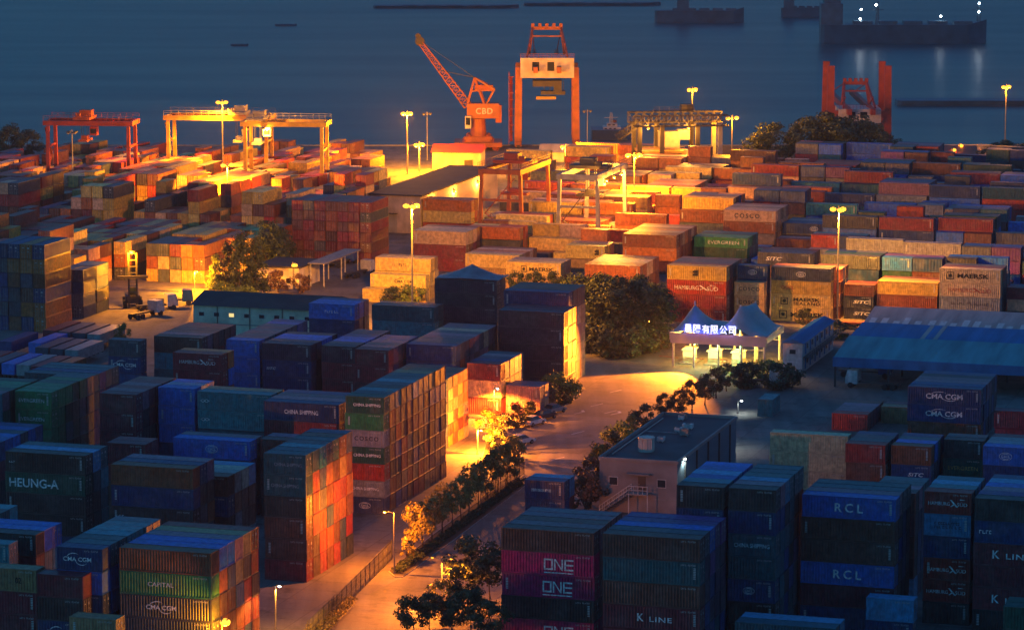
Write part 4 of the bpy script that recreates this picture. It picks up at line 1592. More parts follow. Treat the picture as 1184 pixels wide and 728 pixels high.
# across the near-side far yard, square to its lanes
def gantry_px(label, x0, x1, ybase, ytop, steel, **kw):
    a, b = P(x0, ybase), P(x1, ybase)
    c = (a + b) / 2
    h = z_at(c, ytop)
    ang = kw.pop('ang', YAW * .35)
    return gantry(label, c, ang, (b - a).length, kw.pop('base', 8.5), h, steel, **kw)


gantry_px('red gantry crane with reddish girders at the far corner of the near yard', 60, 154, 212, 141, 'crane_red', tx=.42, drop=4.5, house='crane_red', mid='crane_orange')
gantry_px('rear yellow gantry crane partly hidden by its twin under the brightest lamp', 198, 312, 205, 135, 'crane_yellow', tx=.7, drop=6)
gantry_px('front yellow gantry crane with trolley at its near end under the brightest lamp', 287, 376, 222, 142, 'crane_yellow', tx=.13, drop=5, lamps=1)
# over the rows beyond the road: these span the rows, so they recede
c = (P(578, 296) + P(612, 262)) / 2
gantry('red gantry crane with diagonal stairs over the peach rows', c, YAW + R(90), 21, 9.5, 16.5, 'crane_orange', tx=.5, drop=6, house='crane_red', mid='crane_red')
c = (P(666, 308) + P(702, 270)) / 2
gantry('grey gantry crane with three bright floodlights over the lamplit rows', c, YAW + R(90), 22, 9.0, 17.0, 'crane_grey', tx=.45, drop=5, lamps=3, mid='crane_dark', truss=False)


def lattice_crane():
    a, b = P(752, 212), P(812, 204)
    c = (a + b) / 2
    o = thing('lattice_gantry', 'dark lattice gantry crane with a yellow-lit lower deck and pale end legs', 'gantry crane', (c.x, c.y, 0), R(6), 'yard gantry cranes')
    w = (b - a).length
    h = z_at(c, 142)
    for x, m in ((-w / 2, 'crane_dark'), (-w * .22, 'crane_dark'), (w * .22, 'crane_dark'), (w / 2, 'crane_grey')):
        for y in (-5, 5):
            MB().bar((x, y, 0), (x, y, h), 1.1).build('leg', M[m], o)
    for y in (-5, 5):
        t = MB()
        lattice(t, (-w / 2 - 1.5, y, h + 1), (w / 2 + 2, y, h + 1), 2.6, 12, .26)
        t.build('girder', M['crane_dark'], o)
    t = MB()
    t.cbox((-w * .22, 0, h * .52), (w * .56, 9, .5))
    dk = t.build('deck', M['crane_yellow'], o)
    r_ = MB()
    rail(r_, (-w / 2, -4.5, h * .52 + .25), (w * .06, -4.5, h * .52 + .25), 9)
    r_.build('handrail', M['crane_yellow'], dk)
    t = MB()
    t.cbox((-w * .1, 0, h * .72), (5, 4, 4))
    t.cbox((w * .08, 0, h * .8), (3, 3, 2.5))
    t.build('hopper', M['crane_grey'], o)
    t = MB()
    lattice(t, (-w / 2 - 5, 0, h * .75), (-w / 2 + 1, 0, h + .5), 1.6, 6, .2)
    t.build('conveyor_arm', M['crane_dark'], o)
    t = MB()
    t.cbox((-w * .05, 0, h + 2.9), (w * .5, 4, .4))
    rail(t, (-w * .3, -2, h + 3.1), (w * .2, -2, h + 3.1), 8)
    t.cbox((w * .12, 0, h + 3.9), (3, 3, 1.6))
    t.build('machinery', M['crane_dark'], o)
    for k, x in enumerate((-w * .4, w * .1)):
        f = MB().cbox((x, -5.9, h - .4), (.7, .5, .4)).build('floodlight', M['crane_dark'], o)
        MB().sphere((x, -6, h - .75), .36, 8, 6, .7).build('lens', M['sodium'], f)
        point((x, -6, h - 1.4), 6 * KW, SODW, .25, o)


lattice_crane()


def quay_crane(label, x0, x1, ybase, ybeam, yhouse0, yhouse1, ytop, steel, house, posts=None):
    """ship-to-shore crane seen along its boom: two leg frames, a machinery house between, an A-frame on top"""
    a, b = P(x0, ybase), P(x1, ybase)
    c = (a + b) / 2
    w = (b - a).length
    o = thing('ship_to_shore_crane', label, 'quay crane', (c.x, c.y, 0), 0, 'quayside cranes')
    Z = lambda y: z_at(c, y)
    zb, h0, h1, zt = Z(ybeam), Z(yhouse1), Z(yhouse0), Z(ytop)
    zp = Z(posts) if posts else zb + 1.5
    for sx in (-1, 1):
        for y in (0, 15):
            MB().bar((sx * w / 2, y, 1.2), (sx * (w / 2 - .2), y, zp), 2.5 if not posts else 1.7, 2.0, 2.0 if not posts else 1.4, 1.8).build('leg', M[steel], o)
        MB().cbox((sx * w / 2, 7.5, 1.2), (1.8, 19, 1.4)).build('sill_beam', M[steel], o)
        t = MB()
        t.bar((sx * w / 2, 0, 8), (sx * w / 2, 15, zb * .55), .7)
        t.bar((sx * w / 2, 15, zb * .55), (sx * w / 2, 0, zb), .7)
        t.build('brace', M[steel], o)
        wh = MB()
        for y in (-2, 2, 13, 17):
            wh.tube((sx * w / 2 - .4, y, .5), (sx * w / 2 + .4, y, .5), .5, n=10)
        wh.build('bogie', M['crane_dark'], o)
    # zig-zag stairs on the outside of one leg
    st = MB()
    n = 8
    for k in range(n):
        z_a, z_b = 2 + (zb - 3) * k / n, 2 + (zb - 3) * (k + 1) / n
        y_a, y_b = (-1.5, 2.5) if k % 2 == 0 else (2.5, -1.5)
        st.bar((-w / 2 - 1.9, y_a, z_a), (-w / 2 - 1.9, y_b, z_b), .8, .12)
        st.bar((-w / 2 - 2.3, y_a, z_a + 1), (-w / 2 - 2.3, y_b, z_b + 1), .08)
        st.cbox((-w / 2 - 1.9, y_b, z_b), (1.6, 1.0, .1))
    for yy in (-2, 3):
        st.bar((-w / 2 - 2.5, yy, 1), (-w / 2 - 2.5, yy, zb), .14)
    st.build('stairs', M['crane_red'], o)
    for y in (0, 15):
        MB().cbox((0, y, zb), (w, 1.6, 2.0)).build('portal_beam', M[steel], o)
    hw = w * .92 if not posts else w * .72
    hm = MB().box(-hw / 2, hw / 2, -3.5, 8, h0, h1).build('machinery_house', M[house], o)
    pt = MB()
    for x in (-.28, .0):
        for dz in (.5,):
            pt.box(hw * x, hw * x + 1.9, -3.54, -3.5, h0 + (h1 - h0) * .35, h0 + (h1 - h0) * .8)
    pt.build('window', M['glass'], hm)
    rl = MB()
    rail(rl, (-hw / 2, -3.4, h1), (hw / 2, -3.4, h1), 12)
    rl.build('roof_rail', M[steel], hm)
    bm_ = MB()
    for x in (-3.2, 3.2):
        bm_.cbox((x, 24, zb + 1.2), (1.2, 62, 1.6))
    bm_.build('boom', M[steel], o)
    af = MB()
    aw = hw * .33
    for x in (-1, 1):
        af.bar((x * aw, 9, h1), (x * aw * .82, 11, zt), .7)
        af.bar((x * aw * 1.15, -2, h1), (x * aw * .82, 10, zt), .5)
        af.bar((x * aw * .82, 10.5, zt), (3.2 * x, 46, zb + 2), .22)
        af.bar((x * aw, 9, h1), (x * aw * 1.0, 0, (h1 + zt) / 2), .3)
    af.bar((-aw * .9, 10.5, zt), (aw * .9, 10.5, zt), .9)
    af.bar((-aw * .9, 10.5, zt - 2.2), (aw * .9, 10.5, zt - 2.2), .4)
    for k in range(5):
        af.cbox((-aw * .8 + aw * 1.6 * k / 4, 10.5, zt + .9), (.9, .9, .9))
    af.build('a_frame', M[steel], o)
    if not posts:
        t = MB()
        t.cbox((0, -1, h0 - 1.6), (w * .5, 5, 1.6))
        t.cbox((w * .1, -1, h0 - 4.2), (w * .42, 3, 1.0))
        t.cbox((w * .18, -2, h0 - 3.0), (2.2, 2.2, 2.4))
        for x in (-.05, .05, .18, .28):
            t.bar((w * x, -1, h0 - 4), (w * x, -1, h0 - 1), .14)
        t.build('trolley', M['crane_dark'], o)
        MB().cbox((-w * .02, -1, h0 - 5.6), (w * .34, 2.4, .8)).build('spreader', M['crane_yellow'], o)
    return o


quay_crane('tall orange ship-to-shore crane with a pale machinery house and open A-frame', 599, 666, 171, 84, 66, 89, 36, 'crane_orange', 'crane_cream')
quay_crane('red quay crane with bare posts rising behind the dark tree clump', 959, 1026, 172, 132, 125, 141, 100, 'crane_red', 'crane_cream', posts=76)


def slewing_crane():
    c = P(553, 172)
    o = thing('slewing_crane', 'orange slewing crane with a lattice jib raised away from its lettered house', 'quay crane', (c.x, c.y, 0), 0, 'quayside cranes')
    s = proj(c)[2] / F                   # metres per pixel here
    X = lambda px: (px - 553) * s
    Z = lambda py: z_at(c, py)
    pb = MB()
    for x in (-1, 1):
        for y in (-1, 1):
            pb.bar((x * 5.2, y * 4.5, 0), (x * 2.4, y * 2.2, Z(160) + 1), 1.1, 1.1, 1.0, 1.0)
    pb.cbox((0, 0, Z(160)), (7.5, 7, 1.6))
    pb.cbox((0, 0, 1.6), (13, 11.5, 1.2))
    pb.build('portal', M['crane_orange'], o)
    MB().tube((0, 0, Z(160)), (0, 0, Z(137)), 2.4, 1.9, 14).build('column', M['crane_orange'], o)
    hz0, hz1 = Z(136), Z(119)
    hs = MB()
    hs.box(X(540), X(577), -2.6, 2.6, hz0, hz1)
    h = hs.build('machinery_house', M['crane_orange'], o)
    tm = MB().add(*text_mesh('CBD', 4.6, 1.7, 1.1, .02)).build('lettering', M['placard'], h, fix=False)
    tm.location = (X(560), -2.62, (hz0 + hz1) / 2)
    tm.color = (.7, .7, .68, 1)
    MB().box(X(573), X(580), -2.2, 2.2, hz0 - 1.2, hz1 - .5).build('counterweight', M['crane_red'], o)
    cb = MB().box(X(538), X(545), -4.4, -2.62, hz0 - 2.6, hz0 + .8).build('operator_cab', M['crane_cream'], o)
    MB().box(X(539), X(544), -4.46, -4.4, hz0 - 1.6, hz0 + .4).build('window', M['glass'], cb)
    af = MB()
    top = (X(549), Z(90))
    for y in (-1.8, 1.8):
        af.bar((X(541), y, hz1), (top[0], y * .5, top[1]), .6)
        af.bar((X(560), y, hz1), (top[0], y * .5, top[1]), .6)
        af.bar((top[0], y * .5, top[1]), (X(572), y, Z(103)), .45)
        af.bar((X(572), y, Z(103)), (X(563), y, hz1), .4)
        af.bar((X(545), y * .8, Z(105)), (X(568), y * .8, Z(104)), .35)
    af.build('a_frame', M['crane_orange'], o)
    MB().box(X(549), X(570), -1.5, 1.5, Z(105), Z(98)).build('moving_counterweight', M['crane_red'], o)
    j = MB()
    lattice(j, (X(541), 0, Z(122)), (X(487), 0, Z(50)), 2.2, 14, .26, 1.1)
    jb = j.build('jib', M['crane_red'], o)
    tip = MB()
    tip.tube((X(486), -.5, Z(48)), (X(486), .5, Z(48)), 1.3, n=14)
    tip.tube((X(484), -.4, Z(42)), (X(484), .4, Z(42)), .8, n=12)
    tip.bar((X(487), 0, Z(50)), (X(484), 0, Z(42)), .6)
    tip.build('sheave', M['crane_dark'], jb)
    rp = MB()
    rp.bar((top[0], 0, top[1]), (X(486), 0, Z(47)), .14)
    rp.bar((top[0], .8, top[1]), (X(510), .6, Z(82)), .16)
    rp.build('hoist_rope', M['cable'], o)


slewing_crane()


def reach_stacker():
    c = P(154, 357)
    o = thing('container_handler', 'dark container handler with a tall upright mast working beside the lamplit boxes', 'forklift', c, YAW + R(25))
    h = z_at(c, 292)
    m = MB()
    for x in (-.75, .75):
        m.bar((x, 0, .4), (x, 0, h), .35)
    for k in range(9):
        m.bar((-.75, 0, .8 + (h - 1) * k / 8), (.75, 0, .8 + (h - 1) * k / 8), .16)
    m.build('mast', M['crane_dark'], o)
    MB().box(-1.4, 1.4, 1, 6.2, .9, 2.4).build('chassis', M['crane_dark'], o)
    cb = MB().box(-.8, .8, 1.6, 3.2, 2.4, 4.0).build('cab', M['crane_dark'], o)
    MB().box(-.7, .7, 1.56, 1.6, 2.7, 3.8).build('window', M['glass'], cb)
    MB().box(-2.9, 2.9, -.8, -.25, h * .55, h * .55 + .5).build('spreader', M['crane_dark'], o)
    f = MB().cbox((0, -.35, h + .2), (.9, .4, .3)).build('work_lamp', M['crane_dark'], o)
    MB().sphere((0, -.6, h + .15), .25, 8, 6).build('lens', M['sodium'], f)
    point((-.4, -1.2, h), 12 * KW, SOD, .2, o)
    for x in (-1.5, 1.5):
        for y in (1.2, 5.4):
            MB().tube((x - .35, y, .8), (x + .35, y, .8), .8, n=14).build('wheel', M['rubber'], o)


reach_stacker()
# ------------------------------------------------------------------ buildings
M['plaster'] = mat('cream_plaster', (0.74, 0.64, 0.47), .85, scale=.4, dirt=.35)
M['plaster_pink'] = mat('pinkish_plaster', (0.27, 0.235, 0.22), .85, scale=.3, dirt=.3)
M['roof_dark'] = mat('dark_roofing', (0.055, 0.05, 0.05), .8, scale=.3)
M['roof_felt'] = mat('felt_roof', (0.05, 0.06, 0.07), .7, scale=.25, dirt=.45)
M['tent'] = mat('tent_membrane', (0.34, 0.36, 0.38), .5, scale=.3, dirt=.15)
M['tarp'] = mat('grey_tarpaulin', (0.28, 0.26, 0.29), .6, scale=.6)
M['white_steel'] = mat('white_steel', (0.58, 0.57, 0.54), .5)
M['door_dark'] = mat('dark_door', (0.05, 0.04, 0.04), .5)
M['hut'] = mat('booth_wall', (0.50, 0.44, 0.30), .6)


def ribbed(name, col, period=.8, rough=.75, var=.3):
    """profiled sheet: real relief comes from a wave bump along local x"""
    m = bpy.data.materials.new(name)
    nt, N, Lk, b = nodes_of(m)
    tc = N.new('ShaderNodeTexCoord')
    wv = N.new('ShaderNodeTexWave')
    wv.inputs['Scale'].default_value = .314 / period
    wv.bands_direction = 'X'
    Lk.new(tc.outputs['Object'], wv.inputs['Vector'])
    bp = N.new('ShaderNodeBump')
    bp.inputs['Strength'].default_value = .18
    bp.inputs['Distance'].default_value = .04
    Lk.new(wv.outputs['Fac'], bp.inputs['Height'])
    Lk.new(bp.outputs['Normal'], b.inputs['Normal'])
    nz = N.new('ShaderNodeTexNoise')
    mp = N.new('ShaderNodeMapping')
    mp.inputs['Scale'].default_value = (.5, .06, .3)
    Lk.new(tc.outputs['Object'], mp.inputs['Vector'])
    nz.inputs['Scale'].default_value = 1.0
    nz.inputs['Detail'].default_value = 7
    Lk.new(mp.outputs['Vector'], nz.inputs['Vector'])
    rp = N.new('ShaderNodeValToRGB')
    rp.color_ramp.elements[0].position = .3
    rp.color_ramp.elements[1].position = .7
    rp.color_ramp.elements[0].color = (*[x * (1 - var) for x in col], 1)
    rp.color_ramp.elements[1].color = (*[min(1, x * (1 + var)) for x in col], 1)
    Lk.new(nz.outputs['Fac'], rp.inputs['Fac'])
    Lk.new(rp.outputs['Color'], b.inputs['Base Color'])
    b.inputs['Roughness'].default_value = rough
    return m


M['roof_teal'] = ribbed('teal_grey_sheet', (0.09, 0.30, 0.33))
M['roof_blue'] = ribbed('blue_sheet', (0.012, 0.15, 0.36))
M['roof_pale'] = ribbed('pale_sheet', (0.34, 0.32, 0.30))
M['wall_sheet'] = ribbed('bluish_wall_sheet', (0.10, 0.15, 0.18), .6)
M['store_wall'] = ribbed('store_wall_sheet', (0.48, 0.38, 0.30), 1.2)


def local(px, py, z=0.0, o=None):
    """grid-local coordinates of a pixel's point relative to thing o"""
    p = P(px, py, z)
    u, d = ud(p)
    u0, d0 = ud(o.location)
    return u - u0, d - d0


def windows(parent, xs, y, z, w, h, lit=(), frame='white_steel', face=-1):
    for k, x in enumerate(xs):
        f = MB()
        t = .07
        f.box(x - w / 2, x + w / 2, y + face * .05, y, z, z + t).box(x - w / 2, x + w / 2, y + face * .05, y, z + h - t, z + h)
        f.box(x - w / 2, x - w / 2 + t, y + face * .05, y, z + t, z + h - t).box(x + w / 2 - t, x + w / 2, y + face * .05, y, z + t, z + h - t)
        wf = f.build('window', M[frame], parent)
        MB().box(x - w / 2 + t, x + w / 2 - t, y + face * .025, y - face * .02, z + t, z + h - t).build('pane', M['warm_pane'] if k in lit else M['glass'], wf)


M['warm_pane'] = emit('lit_window', (1.0, 0.70, 0.25), .05)


# ---- long cream building
def cream_building():
    o = thing('cream_building', 'long two-storey cream building with small square windows and a dark roof', 'building', P(224, 396), YAW)
    h = z_at(o.location, 352)
    w = local(385, 402, 0, o)[0]
    dp = 13
    MB().box(0, w, 0, dp, 0, h).build('wall', M['plaster'], o)
    r = MB()
    r.add([(-.5, -.6, h), (w + .5, -.6, h), (w + .5, dp + .6, h), (-.5, dp + .6, h), (-.5, dp / 2, h + 1.7), (w + .5, dp / 2, h + 1.7)],
          [(0, 1, 5, 4), (2, 3, 4, 5), (0, 4, 3), (1, 2, 5), (0, 3, 2, 1)])
    r.build('roof', M['roof_dark'], o)
    xs = [1.6 + k * 2.9 for k in range(int(w / 2.9))]
    windows(o, xs, 0, h - 2.0, 1.1, .8, lit=(2,))
    windows(o, xs, 0, .9, 1.2, 1.3)
    b = MB().box(0, w, -.12, -.002, h * .52, h * .52 + .18).build('string_course', M['kerb'], o)
    pp = MB()
    for k in (0.18, .42, .66, .9):
        pp.tube((w * k, -.12, 0), (w * k, -.12, h), .07, n=6)
    pp.build('downpipe', M['mast_dark'], o)


cream_building()


# ---- low building with the glaring lamp
def low_building():
    o = thing('roadside_building', 'low flat-roofed roadside building with a slim porch beside the glaring lamp', 'building', P(297, 332), YAW)
    h = z_at(o.location, 308)
    MB().box(0, 9, 0, 12, 0, h).build('wall', M['plaster'], o)
    MB().box(-.4, 9.4, -.4, 12.4, h, h + .3).build('roof', M['roof_dark'], o)
    p = MB().box(9.4, 13.0, 4, 26, h + .35, h + .6).build('porch_roof', M['kerb'], o)
    for x in (9.8, 12.6):
        for y in (4.6, 15, 25):
            MB().tube((x, y, 0), (x, y, h + .35), .14, n=8).build('post', M['white_steel'], o)
    windows(o, (1.6, 4.2, 6.8), 0, 1.0, 1.1, 1.1)
    d = MB().box(8.996, 9.05, 5, 6.1, 0, 2.1).build('door', M['door_dark'], o)


low_building()


# ---- flat-roofed store with wall lamps along its flank
def store():
    o = thing('storage_shed', 'broad flat-roofed storage shed with a pale lamplit gable and small flank lamps', 'building', P(430, 268), YAW)
    h = z_at(o.location, 225)
    w = local(492, 268, 0, o)[0]
    dp = 58
    MB().box(0, w, 0, dp, 0, h).build('wall', M['store_wall'], o)
    r = MB()
    r.box(-.6, w + .6, -.6, dp + .6, h, h + .35)
    r.build('roof', M['roof_dark'], o)
    MB().box(w * .30, w * .52, -.06, -.004, 0, 4.2).build('door', M['roof_pale'], o)
    MB().box(w * .30 - .2, w * .52 + .2, -.9, -.064, 4.3, 4.45).build('canopy', M['roof_dark'], o)
    for k, y in enumerate((8, 24, 42)):
        f = MB().box(w, w + .35, y - .3, y + .3, h - 1.5, h - 1.1).build('wall_lamp', M['mast_dark'], o)
        MB().sphere((w + .35, y, h - 1.62), .3, 8, 6).build('lens', M['sodium'], f)
        point((w + .9, y, h - 1.9), 2.2 * KW, SODW, .2, o)
    dd = MB()
    for y in (15, 32, 50):
        dd.box(w + .004, w + .07, y - 2, y + 2, 0, 4)
    dd.build('side_doors', M['roof_pale'], o)


store()


# ---- tarpaulin roof on the plum tower
def tarp_peak():
    c = None
    for a, b, cc, d, n in FOOT:
        if n.startswith('tarpaulin-roofed'):
            c = (a, b, cc, d)
    z = [b['z'] + b['hh'] for b in BOX if b['desc'] and b['desc'].startswith('tarpaulin-roofed') and b['t'] == 0][0]
    o = thing('tarpaulin', 'grey tarpaulin tent peaked over the roof of the plum box tower', 'tarpaulin', xy(c[0], c[2], z), YAW)
    w, dpt = c[1] - c[0] - .2, max(4.5, c[3] - c[2] + 1.8)
    m = MB()
    n = 10
    vs, fs = [], []
    for i in range(n + 1):
        for j in range(n + 1):
            x, y = i / n * 2 - 1, j / n * 2 - 1
            r = max(abs(x), abs(y))
            rr = math.hypot(x, y)
            vs.append((w / 2 + x * w / 2, dpt / 2 + y * dpt / 2, .15 + 2.1 * max(0, 1 - rr / 1.2) ** 1.6 + .12 * (1 - r)))
    for i in range(n):
        for j in range(n):
            fs.append((i * (n + 1) + j, (i + 1) * (n + 1) + j, (i + 1) * (n + 1) + j + 1, i * (n + 1) + j + 1))
    m.add(vs, fs)
    m.build('cover', M['tarp'], o)
    pp = MB()
    for x in (.05, w - .05):
        for y in (.05, dpt - .05):
            pp.bar((x, y, 0), (x, y, .16), .08)
    pp.build('corner_post', M['mast'], o)


tarp_peak()


# ---- flat-roofed building with the pink wall
def pink_building():
    o = thing('flat_roofed_building', 'flat-roofed building with a pinkish end wall, outside stairs and bluish sheet flank', 'building', P(693, 590), YAW)
    h = z_at(o.location, 531)
    w = local(786, 593, 0, o)[0]
    dp = local(757, 479, h, o)[1]
    MB().box(0, w, 0, .35, 0, h).build('wall', M['plaster_pink'], o)
    MB().box(0, w, .354, dp, 0, h).build('flank_wall', M['wall_sheet'], o)
    MB().add([(0, 0, h + .004), (w, 0, h + .004), (w, dp, h + .004), (0, dp, h + .004)], [(0, 1, 2, 3)]).build('roof', M['roof_felt'], o)
    p = MB()
    p.box(-.15, w + .15, -.15, .15, h + .008, h + .45).box(-.15, w + .15, dp - .15, dp + .15, h + .008, h + .45)
    p.box(-.15, .15, .15, dp - .15, h + .008, h + .45).box(w - .15, w + .15, .15, dp - .15, h + .008, h + .45)
    p.build('parapet', M['plaster_pink'], o)
    d = MB().box(w * .50, w * .50 + 1.1, -.06, -.004, h * .42, h * .42 + 2.2).build('door', M['door_dark'], o)
    MB().box(w * .5 + .1, w * .5 + .2, -.12, -.062, h * .42 + 1.0, h * .42 + 1.15).build('handle', M['mast'], d)
    MB().box(w * .36, w * .66, -.9, -.004, h * .42 + 2.5, h * .42 + 2.65).build('door_canopy', M['plaster_pink'], o)
    MB().box(-.004, w, -.05, -.003, h * .28, h * .28 + .12).build('string_course', M['kerb'], o)
    s = MB()
    z = h * .42
    s.box(w * .42, w * .66, -1.8, -.064, z - .15, z)
    n = 12
    for k in range(n):
        x1 = w * .42 - 4.2 * k / n
        s.box(x1 - 4.2 / n, x1, -1.7, -.2, z - .15 - z * k / n, z - z * k / n)
    s.build('stairs', M['kerb'], o)
    r_ = MB()
    for y in (-1.78, -.15):
        if y == -1.78:
            rail(r_, (w * .42, y, z), (w * .66, y, z), 4)
        rail(r_, (w * .42 - 4.2, y, 0), (w * .42, y, z), 6)
    for x in (w * .42, w * .66):
        r_.bar((x, -1.75, 0), (x, -1.75, z), .1)
    r_.build('handrail', M['white_steel'], o)
    # roof plant
    v = MB()
    cx, cy = w * .42, dp * .22
    v.tube((cx, cy, h + .01), (cx, cy, h + 1.9), 1.1, 1.1, 16)
    v.tube((cx, cy, h + 1.9), (cx, cy, h + 2.05), 1.2, 1.2, 16)
    for k in range(10):
        a = k * .628
        v.bar((cx + 1.12 * math.cos(a), cy + 1.12 * math.sin(a), h + .2), (cx + 1.12 * math.cos(a), cy + 1.12 * math.sin(a), h + 1.85), .1)
    v.build('roof_fan', M['crane_cream'], o)
    rr = random.Random(8)
    for k in range(7):
        x, y = w * rr.uniform(.12, .85), dp * rr.uniform(.35, .92)
        sx, sy, sz = rr.uniform(.7, 1.6), rr.uniform(.6, 1.2), rr.uniform(.5, 1.1)
        u_ = MB().box(x, x + sx, y, y + sy, h + .15, h + .15 + sz).box(x + .1, x + .25, y + .1, y + sy - .1, h + .006, h + .15).box(x + sx - .25, x + sx - .1, y + .1, y + sy - .1, h + .006, h + .15)
        uo = u_.build('air_conditioner', M['mast' if k % 2 else 'white_steel'], o)
        MB().tube((x + sx / 2, y + sy / 2, h + .15 + sz), (x + sx / 2, y + sy / 2, h + .2 + sz), min(sx, sy) * .4, n=12).build('fan_grille', M['mast_dark'], uo)
    pp = MB()
    pp.tube((w * .08, dp * .1, h + .2), (w * .08, dp * .9, h + .2), .09, n=6).tube((w * .08, dp * .6, h + .2), (w * .7, dp * .6, h + .2), .07, n=6)
    pp.build('roof_pipe', M['rod'], o)
    windows(o, (w * .18, w * .80), 0, h * .52, 1.3, 1.2)
    for k in range(5):
        y = dp * (.12 + k * .19)
        MB().box(w + .004, w + .2, y - .15, y + .15, 0, h).build('flank_post', M['mast_dark'], o)


pink_building()


# ---- open-sided shed under the big blue roof
def blue_shed():
    o = thing('blue_roofed_shed', 'wide open-sided shed with blue and pale sheet roofs on slim posts', 'building', P(963, 447), YAW)
    ze = z_at(o.location, 413)
    W = 82.0
    prof = [(0, ze), (13, ze + 1.7), (13.1, ze + 1.4), (25, ze + 2.2), (25.1, ze + 2.0), (36, ze + 3.4)]

    def slab(k0, k1, mt, name):
        (y0, z0), (y1, z1) = prof[k0], prof[k1]
        return MB().add([(0, y0, z0), (W, y0, z0), (W, y1, z1), (0, y1, z1), (0, y0, z0 - .15), (W, y0, z0 - .15), (W, y1, z1 - .15), (0, y1, z1 - .15)],
                        [(0, 1, 2, 3), (7, 6, 5, 4), (0, 4, 5, 1), (1, 5, 6, 2), (2, 6, 7, 3), (3, 7, 4, 0)]).build(name, M[mt], o)
    slab(0, 1, 'roof_teal', 'front_roof')
    r2 = slab(2, 3, 'roof_blue', 'middle_roof')
    for x0 in (12, 14.2, 33, 35.2, 54, 56.2):
        s = MB().add([(x0, 13.6, ze + 1.475), (x0 + .8, 13.6, ze + 1.475), (x0 + .8, 24.6, ze + 2.21), (x0, 24.6, ze + 2.21)], [(0, 1, 2, 3)])
        s.build('pale_strip', M['roof_pale'], r2)
    r3 = slab(4, 5, 'roof_pale', 'back_roof')
    rr = random.Random(3)
    s = MB()
    for k in range(40):
        x0 = 1 + k * 2.0 + rr.uniform(-.3, .3)
        y0 = 25.6
        y1 = y0 + rr.uniform(1.5, 4.5)
        zz = lambda y: ze + 2.0 + 1.4 * (y - 25.1) / 10.9 + .012
        s.add([(x0, y0, zz(y0)), (x0 + 1.1, y0, zz(y0)), (x0 + 1.1, y1, zz(y1)), (x0, y1, zz(y1))], [(0, 1, 2, 3)])
    s.build('skylight_strip', M['white_steel'], r3)
    MB().box(-.05, W, -.25, -.005, ze - 1.5, ze + .1).build('fascia', M['roof_blue'], o)
    for yy in (.3, 13, 25, 35.6):
        for k in range(10):
            x = .3 + k * 9
            z = ze - .15 if yy < 1 else ze + 1.1
            MB().box(x - .15, x + .15, yy - .15, yy + .15, 0, z).build('post', M['mast_dark'], o)
    b = MB()
    for k in range(10):
        b.bar((.3 + k * 9, .3, ze - .6), (.3 + k * 9, 35.6, ze + 1.2), .25, .5)
    b.build('rafter', M['mast_dark'], o)


blue_shed()


# ---- two-storey portable cabin
def cabin():
    o = thing('site_cabin', 'two-storey white site cabin with a blue roof beside the gate canopy', 'building', P(905, 430), YAW)
    h = z_at(o.location, 396)
    w = local(925, 433, 0, o)[0]
    dp = 26
    MB().box(0, w, 0, dp, 0, h).build('wall', M['white_steel'], o)
    MB().add([(-.3, -.4, h), (w + .3, -.4, h), (w + .3, dp + .3, h), (-.3, dp + .3, h), (w / 2, -.4, h + .8), (w / 2, dp + .3, h + .8)],
             [(0, 4, 5, 3), (1, 2, 5, 4), (0, 1, 4), (2, 3, 5), (0, 3, 2, 1)]).build('roof', M['roof_blue'], o)
    windows(o, (w / 2,), 0, h * .62, 1.2, .9)
    windows(o, (w * .35,), 0, h * .15, 1.0, 1.0)
    MB().box(w + .004, w + 1.1, .5, dp - .5, h * .5, h * .5 + .12).build('balcony', M['mast_dark'], o)
    r_ = MB()
    rail(r_, (w + 1.05, .5, h * .5 + .12), (w + 1.05, dp - .5, h * .5 + .12), 14)
    r_.build('handrail', M['mast'], o)
    for lv in (.05, .55):
        for k in range(6):
            y = 2 + k * 4
            MB().box(w + .004, w + .05, y, y + .9, h * lv + .15, h * lv + 2.0).build('door', M['roof_blue'], o)
            MB().box(w + .004, w + .05, y + 1.5, y + 2.6, h * lv + .9, h * lv + 1.8).build('window', M['glass'], o)


cabin()


